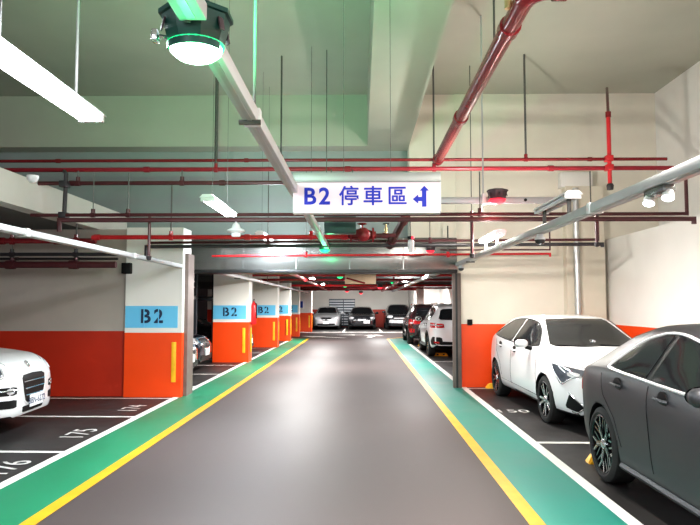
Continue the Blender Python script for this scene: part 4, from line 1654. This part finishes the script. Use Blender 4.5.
c.plate(-2.3, .62, rear=True)
c.wheels('split', w=.23, rr=.262)

# ---- suv with upright nose (white, at the left edge)
suv = dict(L=4.62, W=1.86, Rw=.36, gap=.045, axles=(1.38, -1.33), crown=.012,
           top=[(2.31, .66), (2.28, .80), (2.2, .90), (2.05, .965), (1.7, 1.01), (1.3, 1.05), (1.0, 1.09), (.3, 1.52), (.05, 1.59), (-.4, 1.63), (-1.2, 1.61), (-1.7, 1.56), (-1.85, 1.5), (-2.1, 1.15), (-2.22, 1.05), (-2.28, .9), (-2.31, .6)],
           bot=[(2.31, .23), (2.05, .21), (1.5, .22), (-1.6, .24), (-2.0, .28), (-2.31, .40)],
           belt=[(2.3, .72), (2.0, .86), (1.4, .95), (1.0, 1.0), (0, 1.04), (-1.0, 1.08), (-1.7, 1.12), (-2.3, 1.0)],
           plan=[(2.31, .60), (2.28, .70), (2.2, .80), (2.05, .88), (1.8, .95), (1.4, .995), (.5, .98), (-.6, .98), (-1.33, 1.0), (-1.8, .97), (-2.1, .90), (-2.31, .78)],
           roofw=[(2.3, .78), (1.2, .82), (1.0, .80), (.3, .71), (-.3, .69), (-1.5, .67), (-1.9, .66), (-2.3, .78)])


def suv_common(c, paint, cladding=True):
    c.poly('windscreen', sym((0, 1.12), (-.68, 1.10), (-.62, 1.24), (-.53, 1.50), (0, 1.54)), FRONT, 'glass', ch=1, q=.1)
    for nm, p in (('front_side_window', side((.85, 1.07), (.5, 1.30), (.25, 1.44), (-.05, 1.50), (-.32, 1.51), (-.35, 1.08))), ('rear_side_window', side((-.40, 1.08), (-.38, 1.51), (-1.0, 1.50), (-1.08, 1.12))),
                  ('quarter_window', side((-1.13, 1.13), (-1.06, 1.495), (-1.45, 1.46), (-1.70, 1.30), (-1.62, 1.17)))):
        c.poly(nm, p, SIDE, 'glass', off=.005, mirror=True, ch=1, q=.07)
    for p in (((.98, .40), (.93, 1.0)), ((-.38, .36), (-.37, 1.06)), ((-.92, .48), (-1.1, .8), (-1.12, 1.08))):
        c.line('door_seam', side(*p), SIDE, 'black', .0035)
    c.mirror(.68, 1.08, paint)
    c.handle(-.2, .93, paint)
    c.handle(-.98, .96, paint)
    c.poly('rear_window', sym((0, 1.48), (-.52, 1.45), (-.62, 1.14), (0, 1.12)), REAR, 'glass', ch=1, q=.1)
    if cladding:
        for xa in c.axles:
            arc = [(xa + (c.Rw + c.gap + .03) * math.cos(a), c.Rw + (c.Rw + c.gap + .03) * math.sin(a)) for a in [R(k) for k in range(-15, 196, 15)]]
            c.line('arch_cladding', side(*arc), SIDE, 'black', .034)
        c.line('sill_cladding', side((.95, .30), (-.92, .32)), SIDE, 'black', .06)


def grille_slots(c, zs_, half, parent_m='chrome'):
    for z in zs_:
        c.line('grille_bar', [(0, -half(z), z), (0, half(z), z)], FRONT, parent_m, .009, mirror=False, off=.012)


c = Car(suv, ns=84, nr=38).build('suv_car', 'white SUV nosing in from the left edge with upright black grille', 'car', (-4.20 - 2.34, 8.26, 0), R(3.5), paint='white_car')
suv_common(c, 'white_car', False)
c.poly('grille', sym((0, .725), (-.33, .71), (-.31, .56), (-.24, .38), (0, .37)), FRONT, 'black', ch=1, q=.1, off=.008)
grille_slots(c, (.465, .55, .635), lambda z: .22 + (z - .38) * .28)
c.line('grille_surround', sym((0, .735), (-.345, .72), (-.325, .56), (-.25, .365), (0, .355)), FRONT, 'white_car', .014, mirror=False, closed=True)
c.line('bonnet_lip', sym((0, .845), (-.25, .838), (-.48, .82)), (1, 0, .3), 'black', .012, mirror=False)
c.badge(2.2, .825, (1, 0, .25), r=.05)
c.poly('headlamp', [(2.05, -.50, .83), (1.6, -.88, .93), (1.55, -.88, .82), (1.9, -.80, .70), (2.15, -.56, .69)], (.8, -.6, .1), 'head', mirror=True, ch=1, q=.12, grid=.05)
c.line('headlamp_trim', [(2.05, -.50, .835), (1.6, -.88, .935), (1.55, -.88, .82), (1.9, -.80, .70), (2.15, -.56, .69)], (.8, -.6, .1), 'head_white', .012, closed=True, off=.006)
c.poly('fog_recess', [(2.2, -.38, .60), (1.9, -.82, .61), (1.9, -.84, .52), (2.2, -.38, .50)], (.85, -.52, 0), 'black', mirror=True, ch=1, q=.12)
c.line('fog_chrome', [(2.2, -.38, .56), (1.95, -.8, .565)], (.85, -.52, 0), 'chrome', .012, off=.012)
c.poly('fog_lamp', [(2.2, -.44, .59), (2.15, -.54, .59), (2.15, -.54, .52), (2.2, -.44, .52)], (.85, -.52, 0), 'head_white', mirror=True, ch=2, off=.012, grid=.03)
c.poly('lower_intake', [(2.2, -.38, .445), (1.9, -.86, .46), (1.9, -.84, .37), (2.2, -.38, .345)], (.85, -.52, 0), 'black', mirror=True, ch=1, q=.1)
c.poly('centre_intake', sym((0, .335), (-.30, .335), (-.28, .265), (0, .26)), FRONT, 'black', ch=1, q=.1)
c.plate(2.3, .385, text='BBN-6272', y=.06)
c.line('bonnet_seam', [(2.2, -.50, .84), (1.8, -.76, .97), (1.1, -.78, 1.03)], (.15, -.1, 1), 'black', .004)
c.wheels('plain', w=.235, face='alloy')

# ---- white crossover, seen from the rear, behind the shutter
xo = dict(suv)
xo.update(L=4.46, W=1.80, axles=(1.32, -1.34), Rw=.345)
c = Car(xo, ns=60).build('crossover_car', 'white crossover seen from behind beside the right guide rail', 'car', (2.98, 21.75, 0), PI / 2, paint='white_car')
suv_common(c, 'white_car', True)
c.poly('tail_lamp', [(-1.85, -.88, 1.06), (-2.2, -.48, 1.02), (-2.25, -.46, .90), (-1.9, -.88, .90)], (-.75, -.65, 0), 'tail', mirror=True, ch=1, q=.1)
c.line('tail_lamp_strip', [(-1.9, -.87, .99), (-2.2, -.50, .965)], (-.75, -.65, 0), 'head_white', .014, off=.01)
c.poly('bumper_cladding', sym((0, .48), (-.55, .50), (-.62, .40), (0, .40)), REAR, 'black', ch=1, q=.1)
c.poly('bumper_corner', [(-2.1, -.80, .64), (-2.25, -.55, .62), (-2.25, -.50, .42), (-2.0, -.86, .38), (-1.95, -.88, .5)], (-.75, -.65, 0), 'black', mirror=True, ch=1, q=.12)
c.poly('rear_reflector', [(-2.14, -.74, .50), (-2.22, -.60, .49), (-2.22, -.60, .44), (-2.14, -.74, .45)], (-.75, -.65, 0), 'tail', mirror=True, off=.012)
c.plate(-2.2, .78, rear=True)
c.badge(0, 1.0, REAR)
for sg in (1, -1):
    bm = bmesh.new()
    tube(bm, [(.1, sg * .60, 1.575), (-.0, sg * .60, 1.64), (-1.4, sg * .585, 1.645), (-1.6, sg * .58, 1.56)], .02, 8)
    obj('roof_rail', bm, M['silver'], c.root, local=True)
c.wheels('plain', w=.225)
# ---- dark crossover beyond it
c = Car(xo, ns=60).build('crossover_car', 'dark plum crossover seen from behind beyond the white crossover', 'car', (2.80, 27.9, 0), PI / 2, paint='maroon_car')
suv_common(c, 'maroon_car', True)
c.poly('tail_lamp', [(-1.85, -.88, 1.02), (-2.2, -.40, 1.0), (-2.25, -.40, .84), (-1.9, -.88, .80)], (-.75, -.65, 0), 'tail', mirror=True, ch=1, q=.1)
c.poly('tail_lamp_lens', [(-2.0, -.80, .90), (-2.1, -.62, .89), (-2.1, -.62, .85), (-2.0, -.80, .85)], (-.75, -.65, 0), 'head_white', mirror=True, off=.012)
c.poly('rear_reflector', [(-1.9, -.84, .66), (-2.2, -.62, .64), (-2.2, -.62, .5), (-1.9, -.84, .5)], (-.75, -.65, 0), 'tail', mirror=True)
c.plate(-2.2, .70, rear=True, y=.3)
for sg in (1, -1):
    bm = bmesh.new()
    tube(bm, [(.1, sg * .60, 1.575), (-.0, sg * .60, 1.64), (-1.4, sg * .585, 1.645), (-1.6, sg * .58, 1.56)], .022, 8)
    obj('roof_rail', bm, M['chrome'], c.root, local=True)
c.line('chrome_window_line', side((.85, 1.05), (-.4, 1.065), (-1.7, 1.15)), SIDE, 'chrome', .014)
c.wheels('plain', w=.225)

# ---- saloon used for the far and half-hidden cars
saloon = dict(L=4.6, W=1.80, Rw=.32, gap=.04, axles=(1.36, -1.32),
              top=[(2.3, .62), (2.26, .74), (2.1, .83), (1.6, .94), (1.0, 1.0), (.85, 1.03), (.1, 1.40), (-.4, 1.47), (-.9, 1.44), (-1.5, 1.12), (-1.7, 1.06), (-2.15, 1.03), (-2.25, .9), (-2.3, .6)],
              bot=[(2.3, .24), (2.0, .19), (1.5, .2), (-1.6, .2), (-2.0, .25), (-2.3, .36)],
              belt=[(2.3, .66), (1.9, .82), (1.4, .90), (.9, .955), (-1.0, 1.0), (-1.7, .98), (-2.3, .85)],
              plan=[(2.3, .66), (2.26, .75), (2.1, .86), (1.8, .94), (1.4, .99), (.4, .985), (-1.3, 1.0), (-1.8, .96), (-2.1, .88), (-2.3, .74)],
              roofw=[(2.3, .80), (1.1, .80), (.85, .78), (.1, .69), (-.8, .66), (-1.5, .70), (-2.3, .76)])


def saloon_details(c, paint, glass='glass'):
    c.poly('windscreen', sym((0, 1.05), (-.63, 1.04), (-.58, 1.16), (-.50, 1.38), (0, 1.42)), FRONT, glass, ch=1, q=.1)
    c.poly('front_side_window', side((.80, 1.0), (.2, 1.32), (-.1, 1.38), (-.36, 1.385), (-.38, 1.01)), SIDE, 'glass', off=.005, mirror=True)
    c.poly('rear_side_window', side((-.43, 1.01), (-.41, 1.385), (-.8, 1.36), (-1.25, 1.15), (-1.3, 1.03)), SIDE, 'glass', off=.005, mirror=True)
    c.mirror(.62, 1.01, paint)
    c.poly('headlamp', [(1.72, -.85, .84), (2.12, -.48, .80), (2.18, -.46, .68), (1.9, -.80, .66)], (.8, -.6, 0), 'head_white', mirror=True, ch=1, q=.12)
    c.poly('lower_intake', sym((0, .40), (-.55, .40), (-.6, .27), (0, .26)), FRONT, 'black')
    c.badge(0, .66, r=.06)


def far_car(spec, name, label, x, y, rz, paint, grp=None, plate=None):
    c = Car(spec, ns=52, nr=26).build(name, label, 'car', (x, y, 0), rz, grp, paint)
    return c


YFC = 41.2
xs_ = at(326, 320, Y=YFC).x
c = far_car(saloon, 'saloon_car', 'silver saloon facing the lane at the far end on the left', xs_, YFC + 2.3, -PI / 2, 'silver_car')
saloon_details(c, 'silver_car')
c.poly('grille', sym((0, .78), (-.40, .80), (-.22, .58), (0, .56)), FRONT, 'black', ch=1, q=.1)
c.plate(2.3, .46)
c.wheels('plain')
xs_ = at(362, 320, Y=YFC).x
c = far_car(saloon, 'saloon_car', 'black saloon with a tilted white plate at the middle of the far end', xs_, YFC + 2.3, -PI / 2, 'black_car')
saloon_details(c, 'black_car')
for sg in (1, -1):
    c.poly('kidney_grille', front((sg * .04, .76), (sg * .26, .75), (sg * .24, .56), (sg * .05, .55)), FRONT, 'chrome', ch=1, q=.1)
c.plate(2.3, .50, y=.30)
c.wheels('plain')
xs_ = at(400.5, 320, Y=YFC).x
c = far_car(suv, 'suv_car', 'silver-nosed SUV with dark glass at the far end on the right', xs_, YFC + 2.3, -PI / 2, 'black_car')
suv_common(c, 'black_car', False)
c.poly('headlamp', [(1.9, -.85, .92), (2.15, -.45, .90), (2.2, -.45, .76), (1.95, -.82, .74)], (.8, -.6, 0), 'head_white', mirror=True, ch=1, q=.12)
c.poly('grille', sym((0, .84), (-.40, .84), (-.38, .62), (0, .60)), FRONT, 'black', ch=1, q=.1)
c.line('grille_bar', [(0, -.4, .73), (0, .4, .73)], FRONT, 'head_white', .045, mirror=False)
c.poly('bumper_panel', sym((0, .60), (-.7, .62), (-.72, .44), (0, .42)), FRONT, 'silver_car', ch=1, q=.1)
c.poly('lower_intake', sym((0, .46), (-.5, .46), (-.55, .28), (0, .27)), FRONT, 'black')
c.plate(2.3, .52)
c.wheels('plain', w=.235)
# ---- cars nosing out between the left pillars
for px, yy, paint, lab in ((192, 13.85, 'black_car', 'black saloon peeking out just past the nearest B2 pillar'), (207, 15.95, 'blue_car', 'dark blue saloon nosing out before the second B2 pillar'),
                           (251, 20.7, 'black_car', 'dark saloon glimpsed between the second and third B2 pillars')):
    xn = at(px, 350, Y=yy).x
    c = far_car(saloon, 'saloon_car', lab, xn - 2.33, yy, 0, paint)
    saloon_details(c, paint)
    c.poly('grille', sym((0, .78), (-.34, .77), (-.3, .56), (0, .55)), FRONT, 'black', ch=1, q=.1)
    c.line('grille_surround', sym((0, .79), (-.35, .78), (-.31, .55), (0, .54)), FRONT, 'chrome', .01, mirror=False, closed=True)
    c.plate(2.3, .45)
    c.wheels('plain')

# ------------------------------------------------------------------ far room fittings
for i, (y, z, r, m, lab, x0_, x1_) in enumerate((
        (14.4, 2.58, .03, 'red_pipe', 'red cross pipe nearest behind the shutter', -5, 4.8),
        (15.6, 2.50, .045, 'maroon', 'thick maroon cross pipe, second behind the shutter', -4.6, 4.8),
        (17.2, 2.56, .03, 'dark_pipe', 'black cross pipe, third behind the shutter', -5, 3.9),
        (20.4, 2.52, .04, 'red_pipe', 'red cross pipe, fourth behind the shutter', -3.4, 4.2),
        (23.2, 2.48, .045, 'deep_red', 'dark red cross pipe, fifth behind the shutter', -5, 4.8),
        (26.4, 2.52, .04, 'maroon', 'maroon cross pipe, sixth behind the shutter', -5, 3.6),
        (29.6, 2.46, .05, 'red_pipe', 'red cross pipe, seventh behind the shutter', -4, 4.8),
        (34.0, 2.46, .05, 'deep_red', 'dark red cross pipe, eighth behind the shutter', -5, 4.8),
        (36.6, 2.44, .06, 'deep_red', 'red cross pipe, farthest behind the shutter', -5, 3.2))):
    pipe('ceiling_pipe', lab, [(x0_, y, z), (x1_, y, z)], r, m, (.3, .7), ((-1.6, ZFAR, .01), (1.2, ZFAR, .01)), group='cross pipes under the far ceiling')
pipe('ceiling_pipe', 'red pipe running lengthwise toward the far wall on the right', [(1.35, 22.0, 2.42), (1.35, 40, 2.42)], .06, 'deep_red', (.3, .7))
pipe('ceiling_pipe', 'red pipe running lengthwise toward the far wall on the left', [(-1.9, 15.0, 2.46), (-1.9, 40, 2.46)], .05, 'red_pipe', (.3, .7))
# beige duct panel under the far ceiling
t = thing('duct_panel', 'beige duct panel under the far ceiling beside the green lamps', 'duct', (.2, 20, 2.4))
g0, g1 = at(345, 277.5, Y=19.6), at(376, 284, Y=19.6)
bm = B()
box(bm, g0.x, g1.x, 19.55, 19.75, g1.z, ZFAR, bev=.01)
obj('panel', bm, M['beige_panel'], t)
bm = B()
tube(bm, [(g0.x + .05, 19.53, g0.z - .02), (g0.x + .6, 19.53, g1.z + .02)], .025, 8)
obj('brace', bm, M['deep_red'], t)
for x, y, lab in ((XF, 16.2, 'lit far fluorescent light left of the green lamps, nearest behind the shutter'), (XF, 21.8, 'lit far fluorescent light on the left, second behind the shutter'), (XF, 28, 'lit far fluorescent light on the left, third behind the shutter'),
                  (1.75, 17.5, 'lit far fluorescent light near the right guide rail'), (1.75, 24.8, 'lit far fluorescent light on the right, second behind the shutter'), (1.0, 33, 'lit far fluorescent light before the far wall')):
    fluoro(lab, x, y, 2.5, ZFAR)
# louvred panel on the far wall
t = thing('louvre_panel', 'dark and white striped louvre panel on the far wall behind the cars', 'louvre', (-1.2, YBACK - .1, 0))
a0, a1 = at(329, 299, Y=YBACK - .1), at(355, 312, Y=YBACK - .1)
b0, b1 = at(338.5, 299, Y=YBACK - .1), at(350.5, 328, Y=YBACK - .1)
bm = B()
box(bm, a0.x, a1.x, YBACK - .06, YBACK - .002, a1.z, a0.z)
box(bm, b0.x, b1.x, YBACK - .061, YBACK - .002, .05, a1.z - .001)
obj('backing', bm, M['slat_dark'], t, smooth=0)
bm = B()
n = 10
for k in range(n):
    z = .18 + (a0.z - .18) * k / n
    xx0, xx1 = (a0.x, a1.x) if z > a1.z else (b0.x, b1.x)
    box(bm, xx0 + .03, xx1 - .03, YBACK - .12, YBACK - .05, z, z + .075)
obj_each('slat', bm, M['slat_light'], t, smooth=0)
bm = B()
box(bm, (a0.x + a1.x) / 2 + .08, (a0.x + a1.x) / 2 + .13, YBACK - .13, YBACK - .05, .06, a0.z)
obj('mullion', bm, M['slat_dark'], t, smooth=0)
# white column at the far right corner
bm = B()
x = at(419, 300, Y=36).x
box(bm, x - .12, x + .25, 35.8, 36.2, 0, ZFAR)
struct('trim_6', bm, M['white_wall'])['label'] = 'slim white column at the far right'
# parking machine platforms in the dark left bay
for y, lab in ((13.2, 'dark blue steel parking platform above the cars past the nearest pillar'), (19.6, 'dark blue steel parking platform above the car past the second pillar')):
    t = thing('parking_platform', lab, 'platform', (-6, y, 1.8))
    bm = B()
    box(bm, -9.2, -4.3, y - .3, y + 4.0, 1.72, 1.84, bev=.01)
    obj('deck', bm, M['blue_car'], t)
    for yy in (y - .2, y + 3.9):
        bm = B()
        box(bm, -4.42, -4.3, yy - .06, yy + .06, 0, 2.6)
        obj('post', bm, M['dark_void'], t)
    bm = B()
    for z in (2.05, 2.2):
        tube(bm, [(-4.36, y - .2, z), (-4.36, y + 3.9, z)], .02, 8)
    obj_each('rail', bm, M['silver'], t)

# ------------------------------------------------------------------ lights
def area(name, loc, sx_, sy_, power, col=(1, 1, 1), rot=(0, 0, 0)):
    l = bpy.data.lights.new(name, 'AREA')
    l.shape = 'RECTANGLE'
    l.size = sx_
    l.size_y = sy_
    l.energy = power
    l.color = col
    o = bpy.data.objects.new(name, l)
    COL.objects.link(o)
    o.location = loc
    o.rotation_euler = rot
    return o


def point(name, loc, power, col, r=.08):
    l = bpy.data.lights.new(name, 'POINT')
    l.energy = power
    l.color = col
    l.shadow_soft_size = r
    o = bpy.data.objects.new(name, l)
    COL.objects.link(o)
    o.location = loc
    return o


COOL = (.86, .94, 1)
WARM = (1, .95, .88)
K = 1.25
for y in (3.22, 7.45, 11.85):
    area('tube_and_fill', (XF - (.12 if y > 11 else 0), y, ZF - .055 + (.11 if y > 11 else 0)), .16, 1.2, 75 * K, COOL)
    point('added_uplight', (XF, y, ZF + .2), 44 * K, COOL, .25)  # point above the batten, added to lift the ceiling in place of bounce
area('tube_and_fill', (XF2, 9.5, ZF2 - .055), .16, 1.2, 100 * K, WARM)
point('added_uplight', (XF2, 9.5, ZF2 + .42), 85 * K, WARM, .05)  # added point without a fitting, set high to throw the trunking's shadow
for y in (3.3, -.8, -4.5):  # last two stand unseen behind the camera, put in for fill
    area('tube_and_fill', (XF2 + .0, y, ZF2 + .1), .16, 1.2, 120 * K, WARM)
    point('added_uplight', (XF2 + .6, y, ZF2 + .4), 95 * K, WARM, .25)  # added ceiling fill, no fitting modelled
for y in (-.8, -4.5):  # unseen pair behind the camera, put in for fill
    area('tube_and_fill', (XF, y, ZF), .16, 1.2, 90 * K, COOL)
    point('added_uplight', (XF, y, ZF + .4), 60 * K, COOL, .25)
for x, y in ((XF, 16.2), (XF, 21.8), (XF, 28), (1.75, 17.5), (1.75, 24.8), (1.0, 33)):
    area('tube_and_fill', (x, y, 2.44), .16, 1.2, 150 * K, (1, .98, .95))
    point('added_uplight', (x, y, 2.58), 26 * K, (1, .98, .95), .05)  # added points over the far battens, for ceiling light and trunking shadows
area('tube_and_fill', (0, 38.5, 2.5), 5, .3, 330 * K, (1, .98, .95), (R(25), 0, 0))  # added back-light for the far wall, no tube modelled there
area('tube_and_fill', (3.9, 37.0, 2.5), 1.2, .3, 130 * K, (1, .98, .95), (R(25), 0, 0))  # unseen area light without a fitting, brightens the far right corner
area('tube_and_fill', (-7.2, 6.8, ZLOW - .05), .16, 1.2, 18 * K, WARM)  # unseen area light without a fitting, fills the low left bay


def spot(name, loc, aim, power, col, ang):
    l = bpy.data.lights.new(name, 'SPOT')
    l.energy = power
    l.color = col
    l.spot_size = ang
    l.spot_blend = 1
    l.shadow_soft_size = .1
    o = bpy.data.objects.new(name, l)
    COL.objects.link(o)
    o.location = loc
    o.rotation_euler = (Vector(aim) - Vector(loc)).to_track_quat('-Z', 'Y').to_euler()


point('green_lamp_and_tint', (xl_, YLMP - .02, zl - .27), 5, (.1, 1, .35), .06)
spot('green_lamp_and_tint', (xl_ - .1, YLMP + .25, zl + .1), (-1.2, 7.5, ZC), 900, (.1, 1, .35), R(75))  # added spot above the lamp, tints the ceiling ahead green
point('red_glow_lamp', (at(498, 200, Y=8.6).x, 8.7, zr - .28), 3, (1, .08, .1))
point('green_lamp_and_tint', (at(325, 252, Y=10.9).x, 10.9, 2.35), 6, (.1, 1, .35))

w = bpy.data.worlds.new('garage_ambient')
scene.world = w
w.use_nodes = True
w.node_tree.nodes['Background'].inputs[0].default_value = (.95, .97, 1, 1)
w.node_tree.nodes['Background'].inputs[1].default_value = .8
scene.view_settings.view_transform = 'Standard'
scene.view_settings.look = 'Medium High Contrast'
scene.view_settings.exposure = .35
